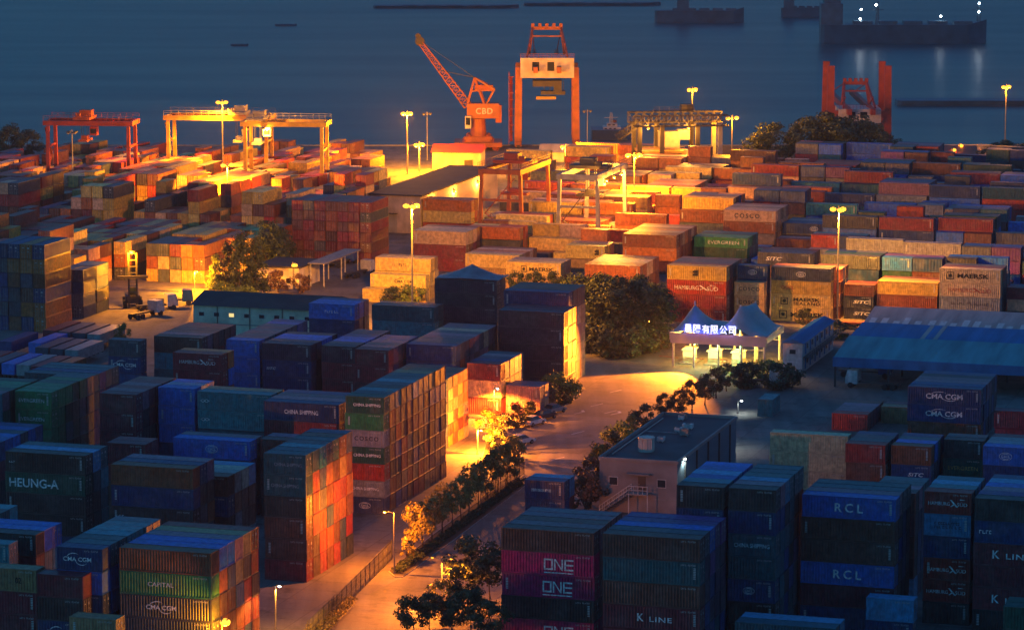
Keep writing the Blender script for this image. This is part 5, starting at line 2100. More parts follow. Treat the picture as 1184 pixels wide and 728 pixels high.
# ---- gate canopy: two tent peaks over the lanes, blue-white sign letters
def gate():
    o = thing('gate_canopy', 'tensile gate canopy with twin peaks, glowing blue sign and lit lanes', 'gate canopy', P(775, 424), YAW)
    w = local(893, 424, 0, o)[0]
    dp = 13.0
    ze = z_at(o.location, 386)
    zp = ze + 4.4
    nx, ny = 48, 18
    vs, fs = [], []
    pk = [(w * .16, dp * .5), (w * .67, dp * .34), (w * .76, dp * .72)]
    for i in range(nx + 1):
        for j in range(ny + 1):
            x, y = w * i / nx, dp * j / ny
            z = ze + .9
            for n_, (qx, qy) in enumerate(pk):
                d = math.hypot((x - qx) / (w * (.19 if n_ == 0 else .2)), (y - qy) / (dp * .62))
                z += (zp - ze - .9) * max(0, 1 - d) ** 1.4
            e = min(x / w, 1 - x / w, y / dp, 1 - y / dp)
            z -= .55 * max(0, 1 - e * 9)
            vs.append((x, y, z))
    for i in range(nx):
        for j in range(ny):
            fs.append((i * (ny + 1) + j, (i + 1) * (ny + 1) + j, (i + 1) * (ny + 1) + j + 1, i * (ny + 1) + j + 1))
    n0 = len(vs)
    mb = MB().add(vs, fs)
    cn = mb.build('membrane', M['tent'], o)
    for p_ in cn.data.polygons:
        p_.use_smooth = True
    fa = MB()
    fa.box(0, w, -.22, -.02, ze - 1.5, ze + .3).box(w + .02, w + .2, 0, dp, ze - .9, ze + .3).box(-.2, -.02, 0, dp, ze - .9, ze + .3)
    fs_ = fa.build('fascia', M['tent'], o)
    # sign letters on a rail in front of the membrane
    sg = MB().bar((w * .17, -.5, ze + .35), (w * .69, -.5, ze + .35), .1).build('sign_rail', M['mast'], o)
    M['sign'] = emit('sign_letters', (0.55, 0.62, 1.0), .11)
    M['halo'] = emit('sign_backlight', (0.03, 0.05, 1.0), 5)
    for k, ch in enumerate('晨陽有限公司'):
        vf = text_mesh(ch, 1.35, 1.5, bold=.012)
        t = MB().add(*vf).build('sign_letter', M['sign'], o, fix=False)
        t.location = (w * (.195 + k * .092), -.62, ze + 1.25)
        point((w * (.195 + k * .092), -.35, ze + 1.3), 7, (.06, .08, 1.0), .15, o)
    for q in pk:
        MB().tube((q[0], q[1], 0), (q[0], q[1], zp + .55), .16, n=8).build('mast', M['white_steel'], o)
    for x in (.4, w * .24, w * .5, w * .74, w - .4):
        for y in (.5, dp - .5):
            MB().tube((x, y, 0), (x, y, ze + .2), .2, n=10).build('column', M['white_steel'], o)
    t = MB()
    for y in (.5, dp - .5):
        t.bar((.4, y, ze - .2), (w - .4, y, ze - .2), .25)
        t.bar((w * .5, y, ze - 2.2), (w - .4, y, ze - 2.2), .12)
    t.build('tie_beam', M['white_steel'], o)
    for k, (x, mtl, colr, pw) in enumerate(((w * .28, 'greenlens', (.35, 1, .25), 40), (w * .47, 'coolwhite', (1.0, .9, .6), 45), (w * .72, 'greenlens', (.15, 1, .25), 45))):
        f = MB().cbox((x, 1.2, ze - 1.05), (.5, .4, .3)).build('lane_lamp', M['mast_dark'], o)
        MB().sphere((x, .95, ze - 1.15), .3, 8, 6).build('lens', M[mtl], f)
        point((x, .6, ze - 1.6), pw, colr, .2, o)
    for k, x in enumerate((w * .12, w * .36, w * .62, w * .85)):
        f = MB().cbox((x, dp * .5, ze - .5), (1.6, .3, .2)).build('ceiling_lamp', M['mast_dark'], o)
        MB().cbox((x, dp * .5, ze - .64), (1.5, .25, .06)).build('tube', M['sodium'], f)
        point((x, dp * .5, ze - 1.1), 130, (1.0, .50, .05), .3, o)
    for k, x in ((1, w * .3),):  # added light, no lamp known here; it warms the road
        f = MB().cbox((x - .3, -.5, ze - 1.75), (.5, .4, .4)).build('added_road_light', M['mast_dark'], o)
        MB().sphere((x - .5, -.65, ze - 1.85), .24, 8, 6).build('lens', M['sodium'], f)
        point((x - 1.0, -1.2, ze - 1.9), (12, 150)[k] * KW, ROADC, .2, o, aim=((-.75, -.5, -.65), (-.28, -1.0, -.11))[k]).data.spot_size = R(76)
    # toll booths under the roof
    for k, x in enumerate((w * .06, w * .33, w * .58)):
        b = thing('toll_booth', ('small lit toll booth at the road edge of the gate canopy', 'small lit toll booth under the middle of the gate canopy', 'small lit toll booth nearest the site cabin under the canopy')[k],
                  'booth', xy(ud(o.location)[0] + x, ud(o.location)[1] + dp * .35), YAW, 'booths under the gate canopy')
        MB().box(0, 1.8, 0, 3.2, .2, 1.1).build('wall', M['hut'], b)
        MB().box(.05, 1.75, .05, 3.15, 1.1, 2.2).build('glazing', M['warm_pane'], b)
        MB().box(-.2, 2.0, -.2, 3.4, 2.2, 2.4).build('roof', M['white_steel'], b)
        MB().box(-.5, 2.3, -1.2, 4.6, 0, .2).build('kerb_island', M['kerb'], b)
        s = -.6
        r_ = MB().bar((s, -.6, 1.0), (s - 3.4, -.6, 1.15), .1).build('barrier_arm', M['crane_red'], b)


gate()


# ---- sheds along the quay
def quay_sheds():
    for px0, px1, yb, yt, wallm, roofm, lab in (
            (500, 556, 196, 176, 'store_wall', 'crane_red', 'red-roofed quay shed with a lamplit wall below the slewing crane'),
            (624, 690, 187, 176, 'crane_cream', 'roof_pale', 'low pale quay shed beyond the ship-to-shore crane legs'),
            (820, 880, 190, 178, 'store_wall', 'roof_dark', 'low brown quay shed behind the twin-lamp mast'),
            (1080, 1128, 198, 178, 'store_wall', 'crane_orange', 'small orange-lit hut on the quay under two lamps')):
        o = thing('quay_shed', lab, 'shed', P(px0, yb), YAW * .3, 'sheds along the quay')
        w = (P(px1, yb) - P(px0, yb)).length
        h = z_at(o.location, yt)
        MB().box(0, w, 0, 12, 0, h).build('wall', M[wallm], o)
        MB().add([(-.4, -.5, h), (w + .4, -.5, h), (w + .4, 12.5, h), (-.4, 12.5, h), (-.4, 6, h + 1.6), (w + .4, 6, h + 1.6)],
                 [(0, 1, 5, 4), (2, 3, 4, 5), (0, 4, 3), (1, 2, 5), (0, 3, 2, 1)]).build('roof', M[roofm], o)
        n = max(2, int(w / 5))
        for k in range(n):
            x = w * (k + .5) / n
            MB().box(x - 1.1, x + 1.1, -.06, -.004, 0, min(2.6, h * .7)).build('door', M['door_dark'] if k % 2 else M['roof_pale'], o)


quay_sheds()


# ---- chain-link fences
M['fence'] = mat('fence_wire', (0.10, 0.095, 0.09), .6, .3)


def fence(pix, label, h=2.6):
    pts = [P(x, y) for x, y in pix]
    o = thing('wire_fence', label, 'fence', pts[0])
    ps = MB()
    wm = MB()
    rl = MB()
    for a, b in zip(pts, pts[1:]):
        a, b = a - pts[0], b - pts[0]
        n = max(1, round((b - a).length / 2.6))
        for k in range(n + 1):
            p = a.lerp(b, k / n)
            MB().bar(p, p + Vector((0, 0, h)), .11).build('post', M['fence'], o)
        up = Vector((0, 0, 1))
        for z in (.12, h * .5, h - .06):
            rl.bar(a + up * z, b + up * z, .06)
        m = int((b - a).length / .32)
        for k in range(m):
            p, q = a.lerp(b, k / m), a.lerp(b, min(1, (k + 4) / m))
            wm.bar(p + up * .1, q + up * (h - .1), .022)
            wm.bar(q + up * .1, p + up * (h - .1), .022)
    rl.build('rail', M['fence'], o)
    wm.build('wire_mesh', M['fence'], o)


fence([(384, 716), (453, 646)], 'wire fence climbing from the lowest planting strip to the median tip')
fence([(556, 585), (606, 548)], 'short wire fence at the far end of the tree-planted median')
fence([(356, 742), (386, 712)], 'short wire fence behind the lowest planting strip')
# ------------------------------------------------------------------ trees and bushes
def leaf_material(name, dark, light):
    m = bpy.data.materials.new(name)
    nt, N, Lk, b = nodes_of(m)
    at = N.new('ShaderNodeAttribute')
    at.attribute_name = 'Tone'
    mx = N.new('ShaderNodeMixRGB')
    mx.inputs['Color1'].default_value = (*dark, 1)
    mx.inputs['Color2'].default_value = (*light, 1)
    Lk.new(at.outputs['Fac'], mx.inputs['Fac'])
    Lk.new(mx.outputs['Color'], b.inputs['Base Color'])
    b.inputs['Roughness'].default_value = .6
    b.inputs['Subsurface Weight'].default_value = 0
    return m


M['leaf'] = leaf_material('gold_lit_leaves', (0.15, 0.13, 0.03), (0.42, 0.33, 0.08))  # golden lamplight put into the leaf colour
M['leaf_dark'] = leaf_material('dark_leaves', (0.02, 0.036, 0.014), (0.075, 0.105, 0.04))
M['leaf_bright'] = leaf_material('bright_leaves', (0.06, 0.10, 0.02), (0.22, 0.30, 0.05))
M['leaf_yellow_lit'] = leaf_material('yellow_lit_leaves', (0.09, 0.09, 0.02), (0.30, 0.26, 0.05))  # foliage with the lamps' yellow painted in
M['leaf_orange_lit'] = leaf_material('orange_lit_leaves', (0.10, 0.05, 0.02), (0.26, 0.13, 0.05))  # orange lamplight painted into these leaves
M['bark'] = mat('bark', (0.07, 0.05, 0.035), .9)


def crown_mesh(name, seed, R0, Hc, n, material, leaf=.35, shape='round', clumps=26):
    """leaf cards gathered in clumps through an uneven crown; origin at the crown's foot"""
    r = random.Random(seed)
    cl = []
    while len(cl) < clumps:
        a, z = r.uniform(0, 6.283), r.uniform(0, 1)
        if shape == 'cone':
            lim = (1 - z) ** .8 * .95 + .05
        elif shape == 'flat':
            lim = math.sqrt(max(0, 1 - (2 * z - .9) ** 2)) if z < .95 else .2
        else:
            lim = math.sqrt(max(0.02, 1 - (2 * z - 1) ** 2)) * (1.1 - .25 * z)
        q = math.sqrt(r.uniform(.12, 1)) * lim
        cl.append((q * R0 * math.cos(a), q * R0 * math.sin(a), z * Hc, r.uniform(.22, .42) * R0, r.uniform(-.18, .18)))
    vs, fs, tone = [], [], []
    for k in range(n):
        cx, cy, cz, cr, ct = r.choice(cl)
        d = Vector((r.gauss(0, 1), r.gauss(0, 1), r.gauss(0, 1))).normalized()
        rad = cr * r.uniform(.55, 1.05)
        p = Vector((cx, cy, cz)) + Vector((d.x * rad, d.y * rad, d.z * rad * .8))
        nrm = (d + Vector((r.gauss(0, .5), r.gauss(0, .5), r.gauss(.2, .5)))).normalized()
        s = nrm.cross(Vector((r.gauss(0, 1), r.gauss(0, 1), r.gauss(0, 1)))).normalized()
        t = nrm.cross(s)
        L = leaf * r.uniform(.6, 1.3)
        w = L * r.uniform(.4, .6)
        i = len(vs)
        vs += [tuple(p - s * L / 2), tuple(p + t * w / 2), tuple(p + s * L / 2), tuple(p - t * w / 2)]
        fs.append((i, i + 1, i + 2, i + 3))
        tone.append(min(1, max(0, r.gauss(.45, .22) + ct)))
    me = bpy.data.meshes.new(name)
    me.from_pydata(vs, [], fs)
    at = me.attributes.new('Tone', 'FLOAT', 'FACE')
    at.data.foreach_set('value', tone)
    me.materials.append(M[material])
    return me


def trunk_mesh(seed, h, r0, hc, R0, stems=1):
    r = random.Random(seed)
    m = MB()
    for s in range(stems):
        off = Vector((r.uniform(-.3, .3), r.uniform(-.3, .3), 0)) * (0 if stems == 1 else 1)
        p = off
        k = 4
        for i in range(k):
            q = p + Vector((r.uniform(-.12, .12) * h / 4, r.uniform(-.12, .12) * h / 4, h / k))
            m.tube(p, q, r0 * (1 - .16 * i), r0 * (1 - .16 * (i + 1)), 7)
            p = q
        for i in range(6):
            a = r.uniform(0, 6.283)
            q = p + Vector((math.cos(a) * R0 * .6, math.sin(a) * R0 * .6, hc * r.uniform(.25, .7)))
            b0 = p - Vector((0, 0, h * r.uniform(0, .15)))
            m.tube(b0, q, r0 * .42, r0 * .12, 5)
    return m.mesh('trunk', M['bark'])


PROTO = {}


def kind_of(kind, v):
    """four kinds, several individuals of each"""
    key = (kind, v)
    if key in PROTO:
        return PROTO[key]
    s = v * 17 + hash(kind) % 7 * 0 + len(kind)
    spec = {  # trunk height, crown radius, crown height, leaves, leaf size, material, shape, clumps
        'street': (2.3, 1.7, 3.2, 1500, .34, 'leaf', 'round', 24),
        'pine': (3.6, 2.3, 2.8, 2400, .34, 'leaf_dark', 'flat', 22),
        'broad': (2.6, 3.6, 7.0, 4200, .48, 'leaf_dark', 'round', 40),
        'conifer': (1.2, 3.4, 11.0, 4200, .5, 'leaf_dark', 'cone', 60),
        'yellow': (1.6, 1.9, 3.0, 1900, .32, 'leaf_yellow_lit', 'round', 24),
        'bushy': (.35, 2.0, 2.2, 1800, .30, 'leaf_bright', 'round', 22),
        'darkbush': (.3, 1.9, 2.4, 1800, .32, 'leaf_dark', 'round', 22),
        'russet': (.5, 1.7, 2.6, 1500, .32, 'leaf_orange_lit', 'round', 22),
    }[kind]
    h, R0, hc, n, lf, mt, shp, cl = spec
    cm = crown_mesh('crown', s, R0, hc, n, mt, lf, shp, cl)
    tm = trunk_mesh(s, h, .12 if kind in ('street', 'yellow', 'pine') else (.28 if kind in ('broad', 'conifer') else .07), hc, R0, 1 if kind not in ('bushy', 'darkbush', 'russet') else 3)
    PROTO[key] = (cm, tm, h, hc)
    return PROTO[key]


NT = [0]


def tree(kind, px, base, top, label, group, wide=1.0, cat='tree', name=None):
    v = NT[0] % 3
    NT[0] += 1
    cm, tm, h, hc = kind_of(kind, v)
    g = P(px, base)
    ht = z_at(g, top)
    s = ht / (h + hc * 1.12)
    o = thing(name or {'bushy': 'bush', 'darkbush': 'bush', 'russet': 'bush', 'conifer': 'conifer_tree'}.get(kind, 'street_tree' if kind == 'street' else 'leafy_tree'),
              label, cat, g, rng.uniform(0, 6.28), group)
    o.scale = (s * wide, s * wide, s)
    link('trunk', tm, o)
    c = link('crown', cm, o)
    c.location = (0, 0, h * .92)
    return o


ORDW = ['first', 'second', 'third', 'fourth', 'fifth', 'sixth', 'seventh', 'eighth', 'ninth', 'tenth', 'eleventh', 'twelfth']
# the median's row of small trees, near tip to far end
xs = [470, 479, 489, 499, 512, 523, 533, 543, 553, 564, 575, 586, 597]
for k, x in enumerate(xs):
    t_ = k / (len(xs) - 1)
    yb = 656 + (555 - 656) * t_
    top = yb - 64 + 12 * t_ - (6 if k % 3 == 1 else 0) + (26 if k == 0 else 0)
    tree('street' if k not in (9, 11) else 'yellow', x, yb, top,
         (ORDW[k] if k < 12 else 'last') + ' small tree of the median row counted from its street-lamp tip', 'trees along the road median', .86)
# median hedge
def hedge(name, pix, w, h, label, material='leaf_dark', n=9000, seed=3, leaf=.28):
    r = random.Random(seed)
    pts = [P(x, y) for x, y in pix]
    seg = [(a, b, (b - a).length) for a, b in zip(pts, pts[1:])]
    tot = sum(s[2] for s in seg)
    vs, fs, tone = [], [], []
    for k in range(n):
        d = r.uniform(0, tot)
        for a, b, l in seg:
            if d <= l:
                break
            d -= l
        c = a.lerp(b, d / l)
        ax = (b - a).normalized()
        sd = Vector((-ax.y, ax.x, 0))
        wob = .75 + .25 * math.sin(d * 1.3 + seed) * math.sin(d * .37)
        p = c + sd * r.uniform(-w / 2, w / 2) + Vector((0, 0, h * wob * math.sqrt(r.uniform(.05, 1))))
        nrm = Vector((r.gauss(0, .7), r.gauss(0, .7), r.gauss(.5, .6))).normalized()
        s = nrm.cross(Vector((r.gauss(0, 1), r.gauss(0, 1), r.gauss(0, 1)))).normalized()
        t = nrm.cross(s)
        L = leaf * r.uniform(.6, 1.3)
        i = len(vs)
        vs += [tuple(p - s * L / 2 - pts[0]), tuple(p + t * L * .27 - pts[0]), tuple(p + s * L / 2 - pts[0]), tuple(p - t * L * .27 - pts[0])]
        fs.append((i, i + 1, i + 2, i + 3))
        tone.append(min(1, max(0, r.gauss(.45, .25))))
    me = bpy.data.meshes.new(name)
    me.from_pydata(vs, [], fs)
    at = me.attributes.new('Tone', 'FLOAT', 'FACE')
    at.data.foreach_set('value', tone)
    me.materials.append(M[material])
    o = link(name, me)
    o.location = pts[0]
    return tag(o, label, 'hedge')


hedge('hedge', [(458, 663), (505, 629), (604, 557)], 1.5, .9, 'low clipped hedge under the median trees', n=11000)
hedge('hedge', [(362, 738), (402, 697)], 2.6, 1.3, 'short ragged hedge in the lowest planting strip', 'leaf', 3500, 5)
# island trees and bushes at the middle of the road
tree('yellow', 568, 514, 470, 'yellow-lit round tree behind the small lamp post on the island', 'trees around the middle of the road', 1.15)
tree('yellow', 589, 530, 503, 'low lamp-tinted amber tree at the road side of the small island', 'trees around the middle of the road', 1.3)
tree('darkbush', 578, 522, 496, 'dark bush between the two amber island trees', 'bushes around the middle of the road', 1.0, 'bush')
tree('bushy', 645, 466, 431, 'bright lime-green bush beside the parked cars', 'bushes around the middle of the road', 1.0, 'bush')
tree('russet', 627, 472, 439, 'lamp-tinted russet bush joined to the lime-green one by the parked cars', 'bushes around the middle of the road', .95, 'bush')
tree('darkbush', 596, 494, 466, 'dark upright bush just behind the nearest white car', 'bushes around the middle of the road', .8, 'bush')
tree('darkbush', 610, 484, 462, 'dark upright bush between cars and russet bush', 'bushes around the middle of the road', .8, 'bush')
tree('darkbush', 657, 466, 447, 'dark low bush at the road tip of the lime-green bush', 'bushes around the middle of the road', .9, 'bush')
# roadside trees before the magenta stack
for k, (x, yb, yt, kd, lab) in enumerate((
        (548, 702, 617, 'pine', 'tallest dark roadside tree touching the magenta stack'),
        (566, 712, 636, 'pine', 'dark roadside tree half in front of the magenta stack'),
        (534, 718, 650, 'pine', 'dark roadside tree between the tallest one and the double lamp'),
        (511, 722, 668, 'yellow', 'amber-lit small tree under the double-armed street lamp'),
        (497, 742, 682, 'pine', 'dark roadside tree in front of the double-armed street lamp'),
        (477, 756, 684, 'pine', 'dark roadside tree standing nearest the open road'),
        (522, 748, 688, 'pine', 'dark roadside tree behind the lowest crowns by the magenta stack'),
        (545, 752, 676, 'pine', 'dark low roadside tree in the corner beside the magenta stack'),
        (566, 760, 690, 'pine', 'dark tree at the foot of the magenta stack'))):
    tree(kd, x, yb, yt, lab, 'roadside trees before the magenta stack', 1.0 if k else 1.15)
# shrubs along the flat-roofed building
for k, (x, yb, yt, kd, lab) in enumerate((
        (678, 592, 545, 'russet', 'lamp-tinted russet tree at the pink wall corner of the flat-roofed building'),
        (684, 570, 528, 'russet', 'second lamp-tinted russet tree from the pink wall along the road'),
        (694, 548, 512, 'yellow', 'lamp-tinted amber tree midway along the flat-roofed building'),
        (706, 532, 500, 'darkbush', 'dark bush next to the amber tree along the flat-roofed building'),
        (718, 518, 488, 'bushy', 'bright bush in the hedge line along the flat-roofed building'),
        (731, 504, 478, 'yellow', 'lamp-tinted amber bush at the far roof corner of the flat-roofed building'),
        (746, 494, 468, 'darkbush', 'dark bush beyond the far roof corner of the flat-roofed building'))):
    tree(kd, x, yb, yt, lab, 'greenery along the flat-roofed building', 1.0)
for k, (x, yb, yt, lab) in enumerate((
        (768, 488, 452, 'dark round tree nearest the flat roof in the canopy row'),
        (785, 482, 446, 'second dark round tree from the flat roof toward the canopy'),
        (800, 474, 436, 'third dark round tree from the flat roof toward the canopy'),
        (815, 468, 430, 'fourth dark round tree, broadest crown before the canopy'),
        (828, 460, 421, 'fifth dark round tree, tallest before the canopy'),
        (840, 452, 418, 'dark round tree closest to the canopy columns'))):
    tree('broad', x, yb, yt, lab, 'dark trees between the flat roof and the canopy', .95)
for x, yb, yt, kd, lab in (
        (866, 448, 418, 'darkbush', 'dark bush between canopy columns and the parked pale truck'),
        (884, 440, 414, 'bushy', 'green bush under the corner column of the canopy'),
        (898, 450, 420, 'darkbush', 'round dark bush in front of the site cabin end'),
        (911, 448, 422, 'darkbush', 'dark bush at the cabin corner by the yard'),
        (932, 384, 355, 'yellow', 'lamp-tinted amber bush in front of the bright lettered boxes'),
        (967, 392, 371, 'darkbush', 'dark bush at the back of the site cabin'),
        (948, 394, 377, 'darkbush', 'small dark bush behind the site cabin roof')):
    tree(kd, x, yb, yt, lab, 'greenery around the gate', 1.15, 'bush', 'bush')
# dark trees behind the rosy-ended block
for k, (x, yb, yt) in enumerate(((596, 345, 311), (618, 345, 312), (640, 347, 312), (668, 375, 310), (690, 392, 313), (708, 404, 316), (726, 402, 315), (742, 402, 318), (757, 392, 324), (700, 380, 311), (735, 385, 314))):
    tree('broad', x, yb, yt, ('dark tree behind the rosy-ended block, ' + ORDW[k] + ' from the tarpaulin tower toward the canopy'), 'dark trees behind the rosy-ended block', 1.1)
for k, x in enumerate((672, 685, 698, 711, 724, 737, 750, 763)):
    tree('darkbush', x, 414 - abs(k - 3.5) * 3, 381 - abs(k - 3.5) * 2, 'dark bush under the trees by the rosy-ended block, ' + ORDW[k] + ' toward the canopy', 'bushes under the dark trees', 1.25, 'bush')
# conifers near the wall of dark-red ends
for k, (x, yb, yt, lab) in enumerate(((250, 336, 290, 'low dark conifer at the near edge of the clump by the yellow trio'),
                                      (265, 342, 272, 'dark conifer in the middle of the clump by the yellow trio'),
                                      (280, 346, 262, 'tallest dark conifer of the clump by the yellow trio'),
                                      (296, 345, 270, 'dark conifer on the glaring-lamp side of the clump'),
                                      (310, 318, 252, 'amber-lit tall tree before the wall of dark-red ends'),
                                      (326, 312, 262, 'amber-lit shorter tree before the wall of dark-red ends'))):
    tree('conifer' if k < 4 else 'broad', x, yb, yt, lab, 'tree clump by the low roadside building', 1.0)
tree('bushy', 258, 350, 325, 'pale green lit bush in front of the conifer clump', 'bushes by the low roadside building', 1.3, 'bush')
tree('bushy', 285, 351, 331, 'green bush behind the cream building roof', 'bushes by the low roadside building', 1.3, 'bush')
tree('russet', 322, 338, 312, 'lamp-tinted russet bush at the foot of the glaring lamp', 'bushes by the low roadside building', 1.1, 'bush')
tree('russet', 346, 340, 316, 'second lamp-tinted russet bush beside the glaring lamp porch', 'bushes by the low roadside building', 1.1, 'bush')
tree('yellow', 142, 402, 372, 'small plant lit bright yellow behind the dark slate stack', None, .8, 'bush', 'bush')
tree('darkbush', 455, 352, 332, 'dark bush at the foot of the stepped yellow boxes', 'bushes by the stepped yellow boxes', 1.2, 'bush')
tree('bushy', 475, 352, 328, 'green bush at the corner of the stepped yellow boxes', 'bushes by the stepped yellow boxes', 1.0, 'bush')
# along the quay
for k, (x, yb, yt, lab) in enumerate(((890, 206, 139, 'lone dark tree standing apart beside the tree clump on the quay'),
                                      (932, 204, 132, 'first tree of the dark quay clump, beside the lone tree'),
                                      (950, 206, 126, 'tallest tree of the dark quay clump'),
                                      (972, 206, 133, 'broad tree in the middle of the dark quay clump'),
                                      (992, 205, 130, 'tree of the dark quay clump under the crane house'),
                                      (1010, 205, 141, 'last tree of the dark quay clump, beside the red post'),
                                      (1060, 200, 170, 'low tree between the crane and the lit hut'),
                                      (1142, 200, 168, 'dark tree just past the lit hut'),
                                      (1160, 200, 160, 'rounded dark tree under the lone quay mast'),
                                      (1180, 202, 164, 'dark tree at the end of the quay'),
                                      (10, 186, 140, 'tall hazy tree at the far yard corner'),
                                      (32, 186, 148, 'shorter hazy tree at the far yard corner'))):
    tree('broad', x, yb, yt, lab, 'trees along the quay', 1.3)
# ------------------------------------------------------------------ vehicles
M['car_white'] = mat('car_white', (0.62, 0.62, 0.62), .25, dirt=.08)
M['car_dark'] = mat('car_dark', (0.03, 0.035, 0.05), .25, dirt=.1)
M['car_silver'] = mat('car_silver', (0.36, 0.37, 0.38), .3, .4, dirt=.1)
M['cab_blue'] = mat('cab_blue', (0.02, 0.08, 0.3), .3)
M['cab_white'] = mat('cab_white', (0.55, 0.54, 0.52), .35)
M['head'] = mat('headlamp_glass', (0.6, 0.6, 0.55), .1)
M['tail'] = mat('tail_lamp_red', (0.3, 0.01, 0.01), .2)


def car(px, py, rot, paint, label):
    o = thing('parked_car', label, 'car', P(px, py), YAW + rot, 'cars parked beside the road')
    # side profile swept across the width, cabin narrower than the body
    low = [(-2.15, .35), (-2.15, .82), (-1.95, .92), (-1.0, .98), (1.05, .98), (2.0, .80), (2.2, .62), (2.2, .35)]
    m = MB()
    n = len(low)
    vs = [(x, -.88, z) for x, z in low] + [(x, .88, z) for x, z in low]
    fs = [tuple(range(n)), tuple(range(n, 2 * n))[::-1]] + [(k, n + k, n + (k + 1) % n, (k + 1) % n) for k in range(n)]
    m.add(vs, fs)
    body = m.build('body', M[paint], o)
    c = MB()
    c.add([(-1.75, -.8, .975), (1.0, -.8, .985), (1.0, .8, .985), (-1.75, .8, .975), (-1.25, -.62, 1.46), (.25, -.62, 1.48), (.25, .62, 1.48), (-1.25, .62, 1.46)],
          [(4, 5, 6, 7), (0, 1, 5, 4), (1, 2, 6, 5), (2, 3, 7, 6), (3, 0, 4, 7)])
    c.build('windows', M['glass'], o)
    MB().box(-1.2, .2, -.6, .6, 1.484, 1.52).build('roof', M[paint], o)
    for x in (-1.35, 1.35):
        for y in (-.82, .82):
            w = MB().tube((x, y - .12, .33), (x, y + .12, .33), .33, n=14).build('wheel', M['rubber'], o)
            MB().tube((x, y - .125, .33), (x, y + .125, .33), .19, n=10).build('rim', M['mast'], w)
    for y in (-.62, .62):
        MB().box(2.15, 2.215, y - .2, y + .2, .62, .75).build('headlight', M['head'], o)
        MB().box(-2.165, -2.1, y - .2, y + .2, .68, .84).build('tail_light', M['tail'], o)
    return o


car(617, 491, R(70), 'car_white', 'white saloon car parked nearest in the roadside row of cars')
car(630, 484, R(70), 'car_dark', 'dark car parked between the white car and the silver one')
car(641, 477, R(70), 'car_silver', 'silver car parked farthest along under the lime-green bush')
car(603, 513, R(60), 'car_white', 'white car half hidden among the amber island trees')


def truck(px, py, rot, cab, label, box=None, group='trucks around the yard', L=7.2):
    o = thing('yard_truck', label, 'truck', P(px, py), YAW + rot, group)
    MB().box(-L, 2.6, -.5, .5, .85, 1.15).build('chassis', M['mast_dark'], o)
    c = MB()
    c.add([(1.0, -1.2, .75), (3.1, -1.2, .75), (3.1, 1.2, .75), (1.0, 1.2, .75), (1.0, -1.2, 3.0), (2.75, -1.1, 3.0), (2.75, 1.1, 3.0), (1.0, 1.2, 3.0), (3.1, -1.2, 1.75), (3.1, 1.2, 1.75)],
          [(0, 1, 8, 5, 4), (3, 7, 6, 9, 2), (1, 2, 9, 8), (8, 9, 6, 5), (4, 5, 6, 7), (0, 4, 7, 3), (0, 3, 2, 1)])
    cb = c.build('cab', M[cab], o)
    MB().add([(3.11, -1.05, 1.8), (3.11, 1.05, 1.8), (2.80, 1.0, 2.88), (2.80, -1.0, 2.88)], [(0, 1, 2, 3)]).build('windscreen', M['glass'], cb)
    for y in (-.85, .85):
        MB().box(3.1, 3.15, y - .22, y + .22, .9, 1.1).build('headlight', M['head'], o)
    for x in (2.2, -L + 1.0, -L + 2.3):
        for y in (-1.0, 1.0):
            MB().tube((x, y - .22, .5), (x, y + .22, .5), .5, n=12).build('wheel', M['rubber'], o)
    if box:
        b = MB().box(-L, .75, -1.22, 1.22, 1.17, 3.7)
        for k in range(18):
            x = -L + .25 + k * (L + .5) / 18
            b.box(x, x + .16, -1.26, -1.222, 1.3, 3.55)
            b.box(x, x + .16, 1.222, 1.26, 1.3, 3.55)
        b.build('cargo_box', M[box], o)
    return o


M['box_teal'] = mat('cargo_teal', (0.03, 0.17, 0.19), .5)
truck(886, 447, R(-10), 'cab_white', 'pale truck standing among bushes in front of the canopy', None, L=5)
truck(1010, 436, R(0), 'cab_blue', 'dark truck parked under the edge of the blue-roofed shed', None, L=6)
truck(1000, 448, R(175), 'cab_white', 'white-cabbed truck in the shade below the blue roof', None, L=6)
truck(186, 358, R(40), 'cab_white', 'pale yard tractor beside the tall container handler', None, L=5)
truck(205, 352, R(20), 'cab_blue', 'dark yard tractor in front of the yellow boxes', None, L=5)
truck(172, 366, R(70), 'cab_white', 'yard tractor parked nearest the small lit plant', None, L=5)
truck(420, 318, R(80), 'cab_white', 'pale truck in the side street by the stepped yellow boxes', None, L=6)
truck(400, 306, R(80), 'cab_blue', 'dark truck farther up the side street beside the wall of ends', None, L=6)


# container trailers in two slanted rows
def trailer(px, py, code, label, loaded=True):
    o = thing('semi_trailer', label, 'trailer', P(px, py), YAW + R(90), 'semi-trailers parked in slanted rows')
    f = MB()
    for y in (-.5, .5):
        f.box(-5.6, 5.6, y - .1, y + .1, .95, 1.25)
    for k in range(7):
        f.box(-5.5 + k * 1.83, -5.4 + k * 1.83, -1.1, 1.1, 1.0, 1.2)
    f.build('frame', M['mast_dark'], o)
    for x in (-4.6, -3.4):
        for y in (-.95, .95):
            MB().tube((x, y - .22, .5), (x, y + .22, .5), .5, n=10).build('wheel', M['rubber'], o)
    if loaded:
        b = MB()
        b.box(-5.6, 5.6, -1.2, 1.2, 1.27, 3.1)
        for k in range(28):
            x = -5.4 + k * .4
            b.box(x, x + .15, -1.24, -1.202, 1.4, 3.0).box(x, x + .15, 1.202, 1.24, 1.4, 3.0)
        d = b.build('cargo_box', M['trailer_' + code], o)
    return o


